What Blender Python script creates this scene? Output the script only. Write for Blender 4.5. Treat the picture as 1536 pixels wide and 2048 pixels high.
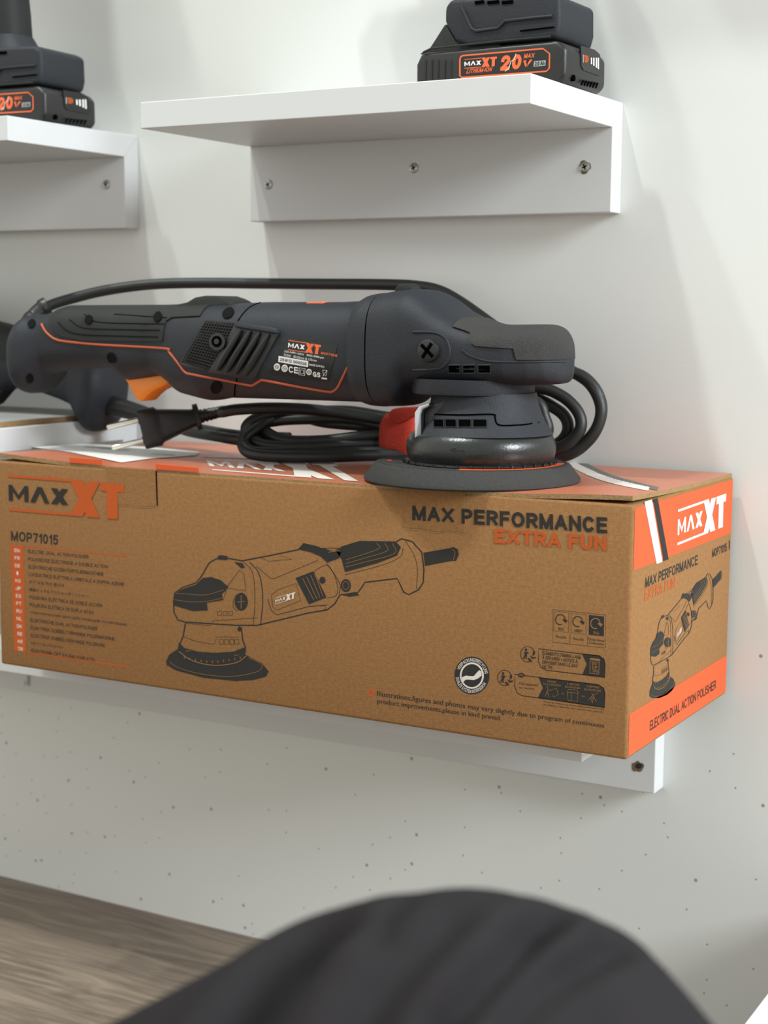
import bpy, bmesh, math, random
from mathutils import Vector, Matrix
for o in list(bpy.data.objects): bpy.data.objects.remove(o)
S = bpy.context.scene
COL = S.collection
random.seed(4)
# ------------------------------------------------------------------ camera
CAM = Vector((0.40326, -1.03814, -0.12118))
YAW, PITCH, ROLL, FPX = 0.51623, -0.12657, 0.0071, 3140.3
FWD = Vector((-math.sin(YAW)*math.cos(PITCH), math.cos(YAW)*math.cos(PITCH), math.sin(PITCH)))
R0 = Vector((math.cos(YAW), math.sin(YAW), 0)); U0 = R0.cross(FWD)
RIGHT = math.cos(ROLL)*R0 + math.sin(ROLL)*U0
UP = -math.sin(ROLL)*R0 + math.cos(ROLL)*U0
cd = bpy.data.cameras.new('camera'); cam = bpy.data.objects.new('camera', cd); COL.objects.link(cam)
cam.matrix_world = Matrix(((RIGHT.x, UP.x, -FWD.x, CAM.x), (RIGHT.y, UP.y, -FWD.y, CAM.y), (RIGHT.z, UP.z, -FWD.z, CAM.z), (0, 0, 0, 1)))
cd.sensor_fit = 'VERTICAL'; cd.sensor_height = 36; cd.lens = FPX/2048*36
cd.clip_start = 0.01; cd.clip_end = 60
cd.dof.use_dof = True; cd.dof.focus_distance = 0.95; cd.dof.aperture_fstop = 10.0
S.camera = cam
# ------------------------------------------------------------------ light
S.view_settings.view_transform = 'Standard'; S.view_settings.look = 'None'
S.view_settings.gamma = 1; S.view_settings.use_curve_mapping = False
S.view_settings.exposure = 0.0
w = bpy.data.worlds.new('world'); S.world = w; w.use_nodes = True
w.node_tree.nodes['Background'].inputs[0].default_value = (1.0, 0.99, 0.945, 1)
w.node_tree.nodes['Background'].inputs[1].default_value = 0.80
# ambient gradient added, stronger from the left to lift the shaded wall there
_n = w.node_tree.nodes; _l = w.node_tree.links
_tcw = _n.new('ShaderNodeTexCoord'); _sx = _n.new('ShaderNodeSeparateXYZ'); _ma = _n.new('ShaderNodeMath'); _ma.operation = 'MULTIPLY_ADD'
_l.new(_tcw.outputs['Generated'], _sx.inputs[0]); _l.new(_sx.outputs['X'], _ma.inputs[0]); _ma.inputs[1].default_value = -.36; _ma.inputs[2].default_value = .90
_l.new(_ma.outputs[0], _n['Background'].inputs[1])
def lamp(name, loc, target, size, sizey, power, color):
    l = bpy.data.lights.new(name, 'AREA'); l.shape = 'RECTANGLE'; l.size = size; l.size_y = sizey
    l.energy = power; l.color = color
    o = bpy.data.objects.new(name, l); COL.objects.link(o); o.location = loc
    o.rotation_euler = (Vector(target)-Vector(loc)).to_track_quat('-Z', 'Y').to_euler()
    return o
lamp('ceiling_lamp', (-0.64, -1.0, 2.35), (-0.2, -0.3, 0), 0.10, 0.07, 32, (0.93, 1.0, 0.95))
lamp('ceiling_lamp', (-1.09, -1.0, 2.35), (-0.2, -0.3, 0), 0.10, 0.07, 22.5, (0.93, 1.0, 0.95))
lamp('window_daylight', (3.6, -0.85, 1.45), (0, -0.1, -0.2), 1.1, 1.2, 198, (0.90, 0.96, 1.0))
# ------------------------------------------------------------------ pixel rays on real planes
def ray(px, py): return (px-768)/FPX*RIGHT - (py-1024)/FPX*UP + FWD
def hit(px, py, pt, n):
    r = ray(px, py); n = Vector(n)
    return CAM + r*((Vector(pt)-CAM).dot(n)/r.dot(n))
def on_y(px, py, y): return hit(px, py, (0, y, 0), (0, 1, 0))
def on_x(px, py, x): return hit(px, py, (x, 0, 0), (1, 0, 0))
def on_z(px, py, z): return hit(px, py, (0, 0, z), (0, 0, 1))
# ------------------------------------------------------------------ materials
def srgb(r, g, b):
    f = lambda c: (c/255)/12.92 if c/255 <= .04045 else ((c/255+.055)/1.055)**2.4
    return (f(r), f(g), f(b), 1)
def mat(name, color, rough=.5, metal=0, bump=0, bscale=400, var=0, vscale=30, spec=.5, coat=0):
    m = bpy.data.materials.new(name); m.use_nodes = True; nt = m.node_tree; N = nt.nodes; L = nt.links
    b = N['Principled BSDF']; b.inputs['Base Color'].default_value = color
    b.inputs['Roughness'].default_value = rough; b.inputs['Metallic'].default_value = metal
    b.inputs['Specular IOR Level'].default_value = spec
    b.inputs['Coat Weight'].default_value = coat
    tc = N.new('ShaderNodeTexCoord')
    if bump:
        n = N.new('ShaderNodeTexNoise'); n.inputs['Scale'].default_value = bscale; n.inputs['Detail'].default_value = 3
        L.new(tc.outputs['Object'], n.inputs['Vector'])
        bp = N.new('ShaderNodeBump'); bp.inputs['Strength'].default_value = bump; bp.inputs['Distance'].default_value = .001
        L.new(n.outputs['Fac'], bp.inputs['Height']); L.new(bp.outputs['Normal'], b.inputs['Normal'])
    if var:
        n = N.new('ShaderNodeTexNoise'); n.inputs['Scale'].default_value = vscale; n.inputs['Detail'].default_value = 5
        L.new(tc.outputs['Object'], n.inputs['Vector'])
        mx = N.new('ShaderNodeMix'); mx.data_type = 'RGBA'
        mx.inputs[6].default_value = tuple(c*(1-var) for c in color[:3])+(1,); mx.inputs[7].default_value = tuple(min(1, c*(1+var)) for c in color[:3])+(1,)
        L.new(n.outputs['Fac'], mx.inputs[0]); L.new(mx.outputs[2], b.inputs['Base Color'])
    return m
M = {}
M['white'] = mat('white_laminate', (.64, .65, .65, 1), .35, bump=.04, bscale=900, var=.02, vscale=25)
M['wall'] = mat('white_wall_panel', (.735, .752, .725, 1), .38, bump=.05, bscale=700, var=.02, vscale=6)
M['kraft'] = mat('kraft_cardboard', (.272, .136, .051, 1), .85, bump=.3, bscale=1000, var=.30, vscale=420, spec=.2)
M['kraft_edge'] = mat('corrugated_edge', (.30, .19, .09, 1), .95, bump=.5, bscale=800, var=.4, vscale=500, spec=.1)
M['orange'] = mat('orange_ink', (.62, .092, .022, 1), .55, bump=.12, bscale=1100, var=.07, vscale=600, spec=.3)
M['orange_lid'] = mat('orange_lid_ink', (.50, .150, .075, 1), .32, bump=.10, bscale=1100, var=.07, vscale=600, spec=.6)
M['stripe_grey'] = mat('grey_ink', (.11, .115, .10, 1), .5)
M['orange_front'] = mat('orange_ink_kraft', (.46, .088, .018, 1), .75, var=.1, vscale=600, spec=.2)
M['ink'] = mat('black_ink', (.028, .027, .024, 1), .7, var=.2, vscale=500, spec=.2)
M['ink_white'] = mat('white_ink', (.66, .60, .55, 1), .7, spec=.2)
M['kraft_ink'] = mat('bare_kraft', (.27, .135, .050, 1), .85, var=.12, vscale=600, spec=.2)
M['body'] = mat('slate_plastic', (.020, .0225, .028, 1), .52, bump=.35, bscale=1500, var=.12, vscale=300, spec=.30)
M['rubber'] = mat('dark_rubber', (.016, .018, .0165, 1), .62, spec=.3, bump=.3, bscale=1200, var=.15, vscale=300)
M['grain'] = mat('dusty_grained_rubber', (.040, .039, .037, 1), .72, spec=.25, bump=.7, bscale=1400, var=.35, vscale=900)
M['black'] = mat('black_plastic', (.012, .012, .012, 1), .42, bump=.1, bscale=900)
M['gloss'] = mat('glossy_black_rubber', (.016, .018, .017, 1), .28, bump=.15, bscale=500, var=.2, vscale=200)
M['cable'] = mat('black_cable', (.014, .015, .014, 1), .5, bump=.1, bscale=600)
M['dark'] = mat('dark_recess', (.002, .002, .002, 1), .9, spec=0)  # near-black colour stands in for the shade inside slots, seams and holes
M['recess'] = mat('recess_shade', (.0045, .005, .0055, 1), .8, spec=.1)  # dark colour painted in place of shade in screw holes and grip grooves
M['orange_line'] = mat('orange_inlay', (.42, .085, .033, 1), .5, spec=.3)
M['orange_paint'] = mat('orange_paint', (.75, .13, .03, 1), .45)
M['trigger'] = mat('orange_plastic', (.85, .25, .015, 1), .38)
M['label'] = mat('black_label', (.008, .008, .008, 1), .3)
M['lwhite'] = mat('label_white', (.75, .75, .73, 1), .5)
M['lgrey'] = mat('label_grey', (.32, .32, .31, 1), .5)
M['steel'] = mat('bright_steel', (.50, .53, .56, 1), .28, metal=1)
M['zinc'] = mat('zinc_screw', (.42, .45, .40, 1), .35, metal=.9)
M['pin'] = mat('nickel_pin', (.80, .78, .70, 1), .25, metal=1)
M['strap'] = mat('red_woven_strap', (.47, .034, .014, 1), .75, bump=.6, bscale=900, var=.25, vscale=700)
M['paper'] = mat('white_paper', (.78, .78, .76, 1), .6, var=.03, vscale=60)
M['chip'] = mat('bare_chipboard', (.16, .11, .07, 1), .95, bump=.8, bscale=500, var=.5, vscale=300)
M['cloth'] = mat('charcoal_cloth', (.024, .022, .0235, 1), .95, bump=.3, bscale=900, var=.12, vscale=40, spec=.03)
M['greycard'] = mat('grey_card', (.33, .33, .32, 1), .7, var=.05, vscale=40)
M['skin'] = mat('shoe_black', (.02, .02, .02, 1), .6)
M['stone'] = mat('white_speckled_top', (.74, .74, .72, 1), .5, var=.12, vscale=90, bump=.1, bscale=200)
def specks(m):
    nt = m.node_tree; N = nt.nodes; L = nt.links; b = N['Principled BSDF']
    src = b.inputs['Base Color'].links[0].from_socket
    tc = N.new('ShaderNodeTexCoord')
    prev = src
    for sc, rad, thr in ((26, .034, .72), (62, .045, .76)):
        v = N.new('ShaderNodeTexVoronoi'); v.voronoi_dimensions = '2D'; v.inputs['Scale'].default_value = sc
        sx_ = N.new('ShaderNodeSeparateXYZ'); cb = N.new('ShaderNodeCombineXYZ'); L.new(tc.outputs['Object'], sx_.inputs[0]); L.new(sx_.outputs['X'], cb.inputs['X']); L.new(sx_.outputs['Z'], cb.inputs['Y'])
        L.new(cb.outputs[0], v.inputs['Vector'])
        a = N.new('ShaderNodeMath'); a.operation = 'LESS_THAN'; a.inputs[1].default_value = rad; L.new(v.outputs['Distance'], a.inputs[0])
        sp = N.new('ShaderNodeSeparateColor'); L.new(v.outputs['Color'], sp.inputs[0])
        c = N.new('ShaderNodeMath'); c.operation = 'GREATER_THAN'; c.inputs[1].default_value = thr; L.new(sp.outputs[0], c.inputs[0])
        d = N.new('ShaderNodeMath'); d.operation = 'MULTIPLY'; L.new(a.outputs[0], d.inputs[0]); L.new(c.outputs[0], d.inputs[1])
        # dirt splashes sit on the lower part of the wall only
        xyz = N.new('ShaderNodeSeparateXYZ'); L.new(tc.outputs['Object'], xyz.inputs[0])
        e = N.new('ShaderNodeMath'); e.operation = 'LESS_THAN'; e.inputs[1].default_value = -.34; L.new(xyz.outputs['Z'], e.inputs[0])
        g = N.new('ShaderNodeMath'); g.operation = 'MULTIPLY'; L.new(d.outputs[0], g.inputs[0]); L.new(e.outputs[0], g.inputs[1])
        h = N.new('ShaderNodeMath'); h.operation = 'MULTIPLY'; h.inputs[1].default_value = .75; L.new(g.outputs[0], h.inputs[0])
        mx = N.new('ShaderNodeMix'); mx.data_type = 'RGBA'; mx.inputs[7].default_value = (.22, .16, .12, 1)
        L.new(h.outputs[0], mx.inputs[0]); L.new(prev, mx.inputs[6]); prev = mx.outputs[2]
    L.new(prev, b.inputs['Base Color'])
specks(M['wall'])
def wood():
    m = bpy.data.materials.new('wood_floor'); m.use_nodes = True; nt = m.node_tree; N = nt.nodes; L = nt.links
    b = N['Principled BSDF']; b.inputs['Roughness'].default_value = .5
    tc = N.new('ShaderNodeTexCoord'); mp = N.new('ShaderNodeMapping'); mp.inputs['Scale'].default_value = (3.0, 26, 1)
    L.new(tc.outputs['Object'], mp.inputs[0])
    n = N.new('ShaderNodeTexNoise'); n.inputs['Scale'].default_value = 3.2; n.inputs['Detail'].default_value = 8; n.inputs['Distortion'].default_value = 1.6
    L.new(mp.outputs[0], n.inputs['Vector'])
    r = N.new('ShaderNodeValToRGB'); L.new(n.outputs['Fac'], r.inputs[0])
    e = r.color_ramp.elements; e[0].position = .30; e[0].color = (.12, .090, .066, 1); e[1].position = .72; e[1].color = (.255, .20, .148, 1)
    k = e.new(.5); k.color = (.175, .135, .10, 1)
    L.new(r.outputs[0], b.inputs['Base Color'])
    bp = N.new('ShaderNodeBump'); bp.inputs['Strength'].default_value = .15; bp.inputs['Distance'].default_value = .001
    L.new(n.outputs['Fac'], bp.inputs['Height']); L.new(bp.outputs[0], b.inputs['Normal'])
    return m
M['wood'] = wood()
# ------------------------------------------------------------------ mesh helpers
class MB:
    def __init__(s): s.v = []; s.f = []; s.m = []; s.mats = []
    def mi(s, name):
        if name not in s.mats: s.mats.append(name)
        return s.mats.index(name)
    def add(s, vs, fs, m):
        o = len(s.v); k = s.mi(m); s.v += [tuple(v) for v in vs]
        for f in fs: s.f.append([i+o for i in f]); s.m.append(k)
    def build(s, name, parent=None, smooth=True, origin=None, autosharp=35, bevel=0, normals=True, segs=2):
        me = bpy.data.meshes.new(name)
        og = Vector(origin) if origin is not None else Vector((0, 0, 0))
        me.from_pydata([tuple(Vector(v)-og) for v in s.v], [], s.f)
        for n in s.mats: me.materials.append(M[n])
        me.polygons.foreach_set('material_index', s.m)
        bm = bmesh.new(); bm.from_mesh(me)
        if normals:
            bmesh.ops.remove_doubles(bm, verts=bm.verts, dist=1e-6)
            bmesh.ops.recalc_face_normals(bm, faces=bm.faces)
        if bevel:
            es = [e for e in bm.edges if len(e.link_faces) == 2 and e.calc_face_angle(0) > math.radians(30)]
            bmesh.ops.bevel(bm, geom=es, offset=bevel, segments=segs, profile=.5, affect='EDGES', clamp_overlap=True)
        for e in bm.edges:
            if len(e.link_faces) == 2 and e.calc_face_angle(0) > math.radians(autosharp): e.smooth = False
        for f in bm.faces: f.smooth = smooth
        bm.to_mesh(me); bm.free()
        o = bpy.data.objects.new(name, me); COL.objects.link(o); o.location = og
        if parent is not None: o.parent = parent
        return o
    def box(s, a, b, m):
        x0, y0, z0 = a; x1, y1, z1 = b
        s.add([(x0, y0, z0), (x1, y0, z0), (x1, y1, z0), (x0, y1, z0), (x0, y0, z1), (x1, y0, z1), (x1, y1, z1), (x0, y1, z1)],
              [(0, 3, 2, 1), (4, 5, 6, 7), (0, 1, 5, 4), (1, 2, 6, 5), (2, 3, 7, 6), (3, 0, 4, 7)], m)
    def lathe(s, prof, m, c=(0, 0, 0), seg=72, axis='z', closed=False):
        c = Vector(c); vs = []; fs = []
        for r, z in prof:
            for i in range(seg):
                a = 2*math.pi*i/seg
                if axis == 'z': vs.append(c+Vector((r*math.cos(a), r*math.sin(a), z)))
                elif axis == 'y': vs.append(c+Vector((r*math.cos(a), z, r*math.sin(a))))
                else: vs.append(c+Vector((z, r*math.cos(a), r*math.sin(a))))
        n = len(prof)
        for k in range(n-1):
            for i in range(seg): fs.append((k*seg+i, k*seg+(i+1) % seg, (k+1)*seg+(i+1) % seg, (k+1)*seg+i))
        fs.append(tuple(range(seg))); fs.append(tuple((n-1)*seg+i for i in range(seg)))
        s.add(vs, fs, m)
    def rings(s, R, m, cap=True):
        n = len(R[0]); vs = [p for r in R for p in r]; fs = []
        for k in range(len(R)-1):
            for i in range(n): fs.append((k*n+i, k*n+(i+1) % n, (k+1)*n+(i+1) % n, (k+1)*n+i))
        if cap: fs.append(tuple(range(n))); fs.append(tuple((len(R)-1)*n+i for i in range(n)))
        s.add(vs, fs, m)
    def tube(s, pts, r, m, seg=14, closed=False, flat=1.0):
        P = [Vector(p) for p in pts]; n = len(P)
        rr = r if isinstance(r, (list, tuple)) else [r]*n
        R = []; nrm = None
        for i in range(n):
            if closed: t = P[(i+1) % n]-P[i-1]
            else: t = P[min(i+1, n-1)]-P[max(i-1, 0)]
            t.normalize()
            if nrm is None:
                a = Vector((0, 0, 1)) if abs(t.z) < .9 else Vector((0, 1, 0)); nrm = (a-t*a.dot(t)).normalized()
            else: nrm = (nrm-t*nrm.dot(t)).normalized()
            b = t.cross(nrm)
            R.append([P[i]+(nrm*math.cos(2*math.pi*k/seg)+b*math.sin(2*math.pi*k/seg)*flat)*rr[i] for k in range(seg)])
        if closed: R.append(R[0])
        s.rings(R, m, cap=not closed)
    def prism(s, poly, d, m):
        """closed 3-D polygon swept along vector d"""
        n = len(poly); d = Vector(d); a = [Vector(p) for p in poly]; b = [p+d for p in a]
        s.add(a+b, [tuple(range(n)), tuple(range(n, 2*n))]+[(i, (i+1) % n, n+(i+1) % n, n+i) for i in range(n)], m)
def smoothpath(pts, k=8, closed=False):
    P = [Vector(p) for p in pts]; n = len(P); out = []
    for i in range(n if closed else n-1):
        p0 = P[i-1] if (closed or i > 0) else P[0]*2-P[1]
        p1 = P[i]; p2 = P[(i+1) % n]
        p3 = P[(i+2) % n] if (closed or i+2 < n) else P[-1]*2-P[-2]
        for j in range(k):
            t = j/k
            out.append(.5*((2*p1)+(p2-p0)*t+(2*p0-5*p1+4*p2-p3)*t*t+(3*p1-p0-3*p2+p3)*t**3))
    if not closed: out.append(P[-1])
    return out
def interp(tab, x):
    if x <= tab[0][0]: return tab[0][1]
    for (a, va), (b, vb) in zip(tab, tab[1:]):
        if x <= b: return va+(vb-va)*(x-a)/(b-a) if b > a else vb
    return tab[-1][1]
def thing(name, label, cat, loc, group=None, rz=0):
    o = bpy.data.objects.new(name, None); COL.objects.link(o); o.location = loc; o.rotation_euler = (0, 0, rz)
    o.empty_display_size = .02; return tag(o, label, cat, group)
def tag(o, label=None, cat=None, group=None, kind=None):
    if label: o['label'] = label
    if cat: o['category'] = cat
    if group: o['group'] = group
    if kind: o['kind'] = kind
    return o
def copy_tree(o, parent=None):
    c = o.copy(); COL.objects.link(c)
    if parent is not None: c.parent = parent
    for ch in [q for q in bpy.data.objects if q.parent == o]: copy_tree(ch, c)
    return c
# ------------------------------------------------------------------ printing: flat ink on real faces
def arc_(cx, cy, rx, ry, a0, a1, n=12): return [(cx+rx*math.cos(math.radians(a0+(a1-a0)*i/n)), cy+ry*math.sin(math.radians(a0+(a1-a0)*i/n))) for i in range(n+1)]
ST = [(0, 0), (0, 1)]
GL = {'A': (.80, [[(0, 1), (.5, 0)], [(1, 1), (.5, 0)], [(.2, .68), (.8, .68)]]),
 'B': (.70, [ST, [(0, 0), (.5, 0)]+arc_(.5, .24, .44, .24, -90, 90)+[(0, .48)], [(0, .48), (.55, .48)]+arc_(.55, .74, .45, .26, -90, 90)+[(0, 1)]]),
 'C': (.78, [arc_(.5, .5, .5, .5, -42, -318, 22)]), 'D': (.74, [ST, [(0, 0), (.45, 0)]+arc_(.45, .5, .55, .5, -90, 90, 16)+[(0, 1)]]),
 'E': (.66, [ST, [(0, 0), (1, 0)], [(0, .48), (.92, .48)], [(0, 1), (1, 1)]]), 'F': (.62, [ST, [(0, 0), (1, 0)], [(0, .5), (.88, .5)]]),
 'G': (.80, [arc_(.5, .5, .5, .5, -42, -330, 22), [(1, .56), (1, .98)], [(.58, .56), (1, .56)]]), 'H': (.74, [ST, [(1, 0), (1, 1)], [(0, .48), (1, .48)]]),
 'I': (0, [ST]), 'J': (.56, [[(1, 0), (1, .66)]+arc_(.5, .66, .5, .34, 0, 175)]), 'K': (.76, [ST, [(1, 0), (.04, .62)], [(.34, .42), (1, 1)]]),
 'L': (.60, [ST, [(0, 1), (1, 1)]]), 'M': (.88, [ST, [(1, 0), (1, 1)], [(.02, 0), (.5, .98)], [(.98, 0), (.5, .98)]]), 'N': (.76, [ST, [(1, 0), (1, 1)], [(.02, 0), (.98, 1)]]),
 'O': (.84, [arc_(.5, .5, .5, .5, 0, 360, 28)]), 'P': (.68, [ST, [(0, 0), (.52, 0)]+arc_(.52, .28, .48, .28, -90, 90)+[(0, .56)]]), 'Q': (.84, [arc_(.5, .5, .5, .5, 0, 360, 28), [(.62, .7), (1, 1)]]),
 'R': (.72, [ST, [(0, 0), (.52, 0)]+arc_(.52, .26, .48, .26, -90, 90)+[(0, .52)], [(.5, .52), (1, 1)]]), 'S': (.70, [arc_(.5, .24, .47, .24, -20, -255, 14)+arc_(.5, .74, .5, .26, -75, 160, 14)]),
 'T': (.70, [[(.5, 0), (.5, 1)], [(0, 0), (1, 0)]]), 'U': (.74, [[(0, 0), (0, .6)]+arc_(.5, .6, .5, .4, 180, 0, 14)+[(1, 0)]]), 'V': (.76, [[(0, 0), (.5, 1)], [(1, 0), (.5, 1)]]),
 'W': (1.1, [[(0, 0), (.25, 1)], [(.5, 0), (.25, 1)], [(.5, 0), (.75, 1)], [(1, 0), (.75, 1)]]), 'X': (.78, [[(0, 0), (1, 1)], [(1, 0), (0, 1)]]), 'Y': (.76, [[(0, 0), (.5, .55)], [(1, 0), (.5, .55)], [(.5, .5), (.5, 1)]]),
 'Z': (.70, [[(0, 0), (1, 0)], [(1, .02), (0, .98)], [(0, 1), (1, 1)]]), '0': (.60, [arc_(.5, .5, .5, .5, 0, 360, 24)]), '1': (.34, [[(1, 0), (1, 1)], [(0, .26), (.96, .04)]]),
 '2': (.60, [arc_(.5, .28, .48, .28, -175, 35, 14)+[(.06, .96)], [(0, 1), (1, 1)]]), '3': (.60, [arc_(.5, .25, .46, .25, -165, 90, 12), arc_(.5, .74, .5, .26, -90, 165, 12)]),
 '4': (.62, [[(.74, 0), (.74, 1)], [(.72, .02), (.02, .7)], [(0, .72), (1, .72)]]), '5': (.60, [[(.12, 0), (.95, 0)], [(.12, 0), (.06, .5)], arc_(.47, .68, .5, .32, -140, 150, 16)]),
 '6': (.60, [arc_(.5, .68, .48, .32, 0, 360, 20), [(.85, .04), (.5, .1), (.14, .4), (.03, .66)]]), '7': (.58, [[(0, 0), (1, 0)], [(1, .02), (.36, 1)]]), '8': (.60, [arc_(.5, .24, .44, .24, 0, 360, 18), arc_(.5, .74, .5, .26, 0, 360, 18)]),
 '9': (.60, [arc_(.5, .32, .48, .32, 0, 360, 20), [(.15, .96), (.5, .9), (.86, .6), (.97, .34)]]), ' ': (.40, []), '-': (.3, [[(0, .58), (1, .58)]]), '+': (.5, [[(0, .55), (1, .55)], [(.5, .3), (.5, .8)]]), '.': (0, [[(0, .96), (0, 1)]]), "'": (0, [[(0, 0), (0, .2)]])}
ACC = {'É': 'E', 'À': 'A', 'È': 'E', 'Ó': 'O', 'Ç': 'C', 'Ã': 'A'}
_sc = {}
def stroke_geo(s, t):
    """monoline block lettering; vertices carry (u, v, level)"""
    if (s, t) in _sc: return _sc[(s, t)]
    V = []; F = []; x = 0
    for ch in s:
        acc = ch in ACC; wd, strokes = GL[ACC.get(ch, ch)]; wd = wd*.92+t*.55 if ch not in ' ' else wd
        if wd < t: wd = t
        for k, st in enumerate(strokes+([[(.4, -.18), (.65, -.3)]] if acc else [])):
            P = [Vector((x+t/2+p[0]*(wd-t), t/2+p[1]*(1-t))) for p in st]; closed = (P[0]-P[-1]).length < 1e-4; n = len(P)
            if not closed:
                d0 = (P[0]-P[1]).normalized(); d1 = (P[-1]-P[-2]).normalized()
                P[0] = P[0]+d0*t/2*(abs(d0.x) if n == 2 and abs(d0.y) < .1 else abs(d0.y)); P[-1] = P[-1]+d1*t/2*(abs(d1.x) if n == 2 and abs(d1.y) < .1 else abs(d1.y))
            o = len(V)
            for i in range(n):
                if closed: a = P[i-1] if i else P[-2]; b = P[i+1] if i < n-1 else P[1]
                else: a = P[max(i-1, 0)]; b = P[min(i+1, n-1)]
                d = (b-a).normalized(); nn = Vector((-d.y, d.x))*t/2
                for q in (P[i]+nn, P[i]-nn): V.append((q.x, min(1, max(0, q.y)) if not acc else q.y, .1*k))
            F += [(o+2*i, o+2*i+1, o+2*i+3, o+2*i+2) for i in range(n-1)]
        x += wd+(.07+t*.25 if ch != ' ' else 0)
    x1 = max(v[0] for v in V); V = [(v[0]/x1, v[1], v[2]) for v in V]
    _sc[(s, t)] = (V, F); return V, F
def can_stroke(s): return all(c in GL or c in ACC for c in s) and any(c.isalnum() for c in s)
_tc = {}
def text_geo(s, shear=0):
    key = (s, shear)
    if key in _tc: return _tc[key]
    cu = bpy.data.curves.new('t', 'FONT'); cu.body = s; cu.size = 1; cu.shear = shear; cu.resolution_u = 3
    cu.fill_mode = 'FRONT'
    o = bpy.data.objects.new('t', cu); COL.objects.link(o)
    dg = bpy.context.evaluated_depsgraph_get(); me = bpy.data.meshes.new_from_object(o.evaluated_get(dg))
    V = [(v.co.x, v.co.y) for v in me.vertices]; F = [tuple(p.vertices) for p in me.polygons]
    bpy.data.objects.remove(o); bpy.data.meshes.remove(me); bpy.data.curves.remove(cu)
    x0 = min(v[0] for v in V); x1 = max(v[0] for v in V); y0 = min(v[1] for v in V); y1 = max(v[1] for v in V)
    V = [((x-x0)/(x1-x0), 1-(y-y0)/(y1-y0)) for x, y in V]
    _tc[key] = (V, F, (x1-x0)/(y1-y0)); return _tc[key]
def quad(q):
    a, b, c, d = [Vector((p[0], p[1])) for p in q]       # TL TR BR BL
    return lambda u, v: (a*(1-u)*(1-v)+b*u*(1-v)+c*u*v+d*(1-u)*v)
class Print:
    """ink shapes; to3(px, py, level) lays a traced point on the face"""
    def __init__(s, to3): s.mb = MB(); s.to3 = to3
    def poly(s, pts, m, lv=1): s.mb.add([s.to3(p[0], p[1], lv) for p in pts], [tuple(range(len(pts)))], m)
    def mesh(s, V, F, m, lv=1): s.mb.add([s.to3(p[0], p[1], lv+(p[2] if len(p) > 2 else 0)) for p in V], F, m)
    def text(s, t, q, m, bold=0, shear=0, lv=1):
        """bold: half stroke gain as a share of the letter height, printed as overlaid strikes"""
        f = quad(q)
        if can_stroke(t):
            V, F = stroke_geo(t, .135+bold*1.9); k = shear*.18 if shear else 0
            P = []
            for u, v, l in V: e = f(u+k*(.5-v)*.5, v); P.append((e.x, e.y, l))
            s.mesh(P, F, m, lv); return
        V, F, asp = text_geo(t, shear); bu = bold/asp
        st = [(0, 0)] if bold <= 0 else ([(-1, 0), (1, 0)] if bold < .02 else [(-1, -.5), (1, .5), (-1, .5), (1, -.5), (0, 0)])
        for k, (du, dv) in enumerate(st):
            s.mesh([f(.5+(u-.5)*(1-2*bu)+du*bu, .5+(v-.5)*(1-bold)+dv*bold) for u, v in V], F, m, lv+.12*k)
    def line(s, pts, wd, m, lv=1, closed=False, k=0):
        P = [Vector((p[0], p[1])) for p in pts]
        if k: P = [Vector((q.x, q.y)) for q in smoothpath([(p.x, p.y, 0) for p in P], k, closed)]
        n = len(P); L = []; Rr = []
        for i in range(n):
            a = P[i-1] if (i > 0 or closed) else P[i]; b = P[(i+1) % n] if (i < n-1 or closed) else P[i]
            t = (b-a); t = t/max(t.length, 1e-6); nn = Vector((-t.y, t.x))*wd/2
            L.append(P[i]+nn); Rr.append(P[i]-nn)
        F = [(i, (i+1) % n, n+(i+1) % n, n+i) for i in range(n if closed else n-1)]
        s.mesh(L+Rr, F, m, lv)
    def ell(s, c, rx, ry, m, lv=1, n=28, rot=0, a0=0, a1=2*math.pi):
        P = []
        for i in range(n):
            a = a0+(a1-a0)*i/(n if abs(a1-a0) > 6.2 else n-1); x = rx*math.cos(a); y = ry*math.sin(a)
            P.append((c[0]+x*math.cos(rot)-y*math.sin(rot), c[1]+x*math.sin(rot)+y*math.cos(rot)))
        s.poly(P, m, lv)
    def ring(s, c, rx, ry, wd, m, lv=1, a0=0, a1=2*math.pi, n=32):
        full = abs(a1-a0) > 6.2
        P = [(c[0]+rx*math.cos(a0+(a1-a0)*i/(n if full else n-1)), c[1]+ry*math.sin(a0+(a1-a0)*i/(n if full else n-1))) for i in range(n)]
        s.line(P, wd, m, lv, closed=full)
    def logo(s, q, m1, m2, lv=1):
        f = quad(q)
        cnt = [0]
        def P(pts, m): cnt[0] += 1; s.poly([f(*p) for p in pts], m, lv+.05*cnt[0])
        P([(0, 0), (.53, 0), (.56, .07), (0, .07)], m2); P([(0, .93), (.54, .93), (.53, 1), (0, 1)], m2)
        # M
        P([(0, .28), (.035, .28), (.035, .72), (0, .72)], m1); P([(.135, .28), (.17, .28), (.17, .72), (.135, .72)], m1)
        P([(.03, .28), (.085, .55), (.085, .68), (.02, .38)], m1); P([(.14, .28), (.085, .55), (.085, .68), (.15, .38)], m1)
        # open A
        P([(.25, .28), (.29, .28), (.228, .72), (.185, .72)], m1); P([(.25, .28), (.29, .28), (.352, .72), (.31, .72)], m1)
        # small x
        P([(.365, .28), (.42, .28), (.515, .72), (.46, .72)], m1); P([(.46, .28), (.515, .28), (.42, .72), (.365, .72)], m1)
        # X T
        P([(.53, 0), (.64, 0), (.79, 1), (.68, 1)], m2); P([(.69, .02), (.79, .02), (.64, 1), (.53, 1)], m2)
        P([(.80, .02), (1, .02), (1, .25), (.80, .25)], m2); P([(.85, .25), (.945, .25), (.945, 1), (.85, 1)], m2)
    def build(s, name, parent): return s.mb.build(name, parent, smooth=False, normals=False)
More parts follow.
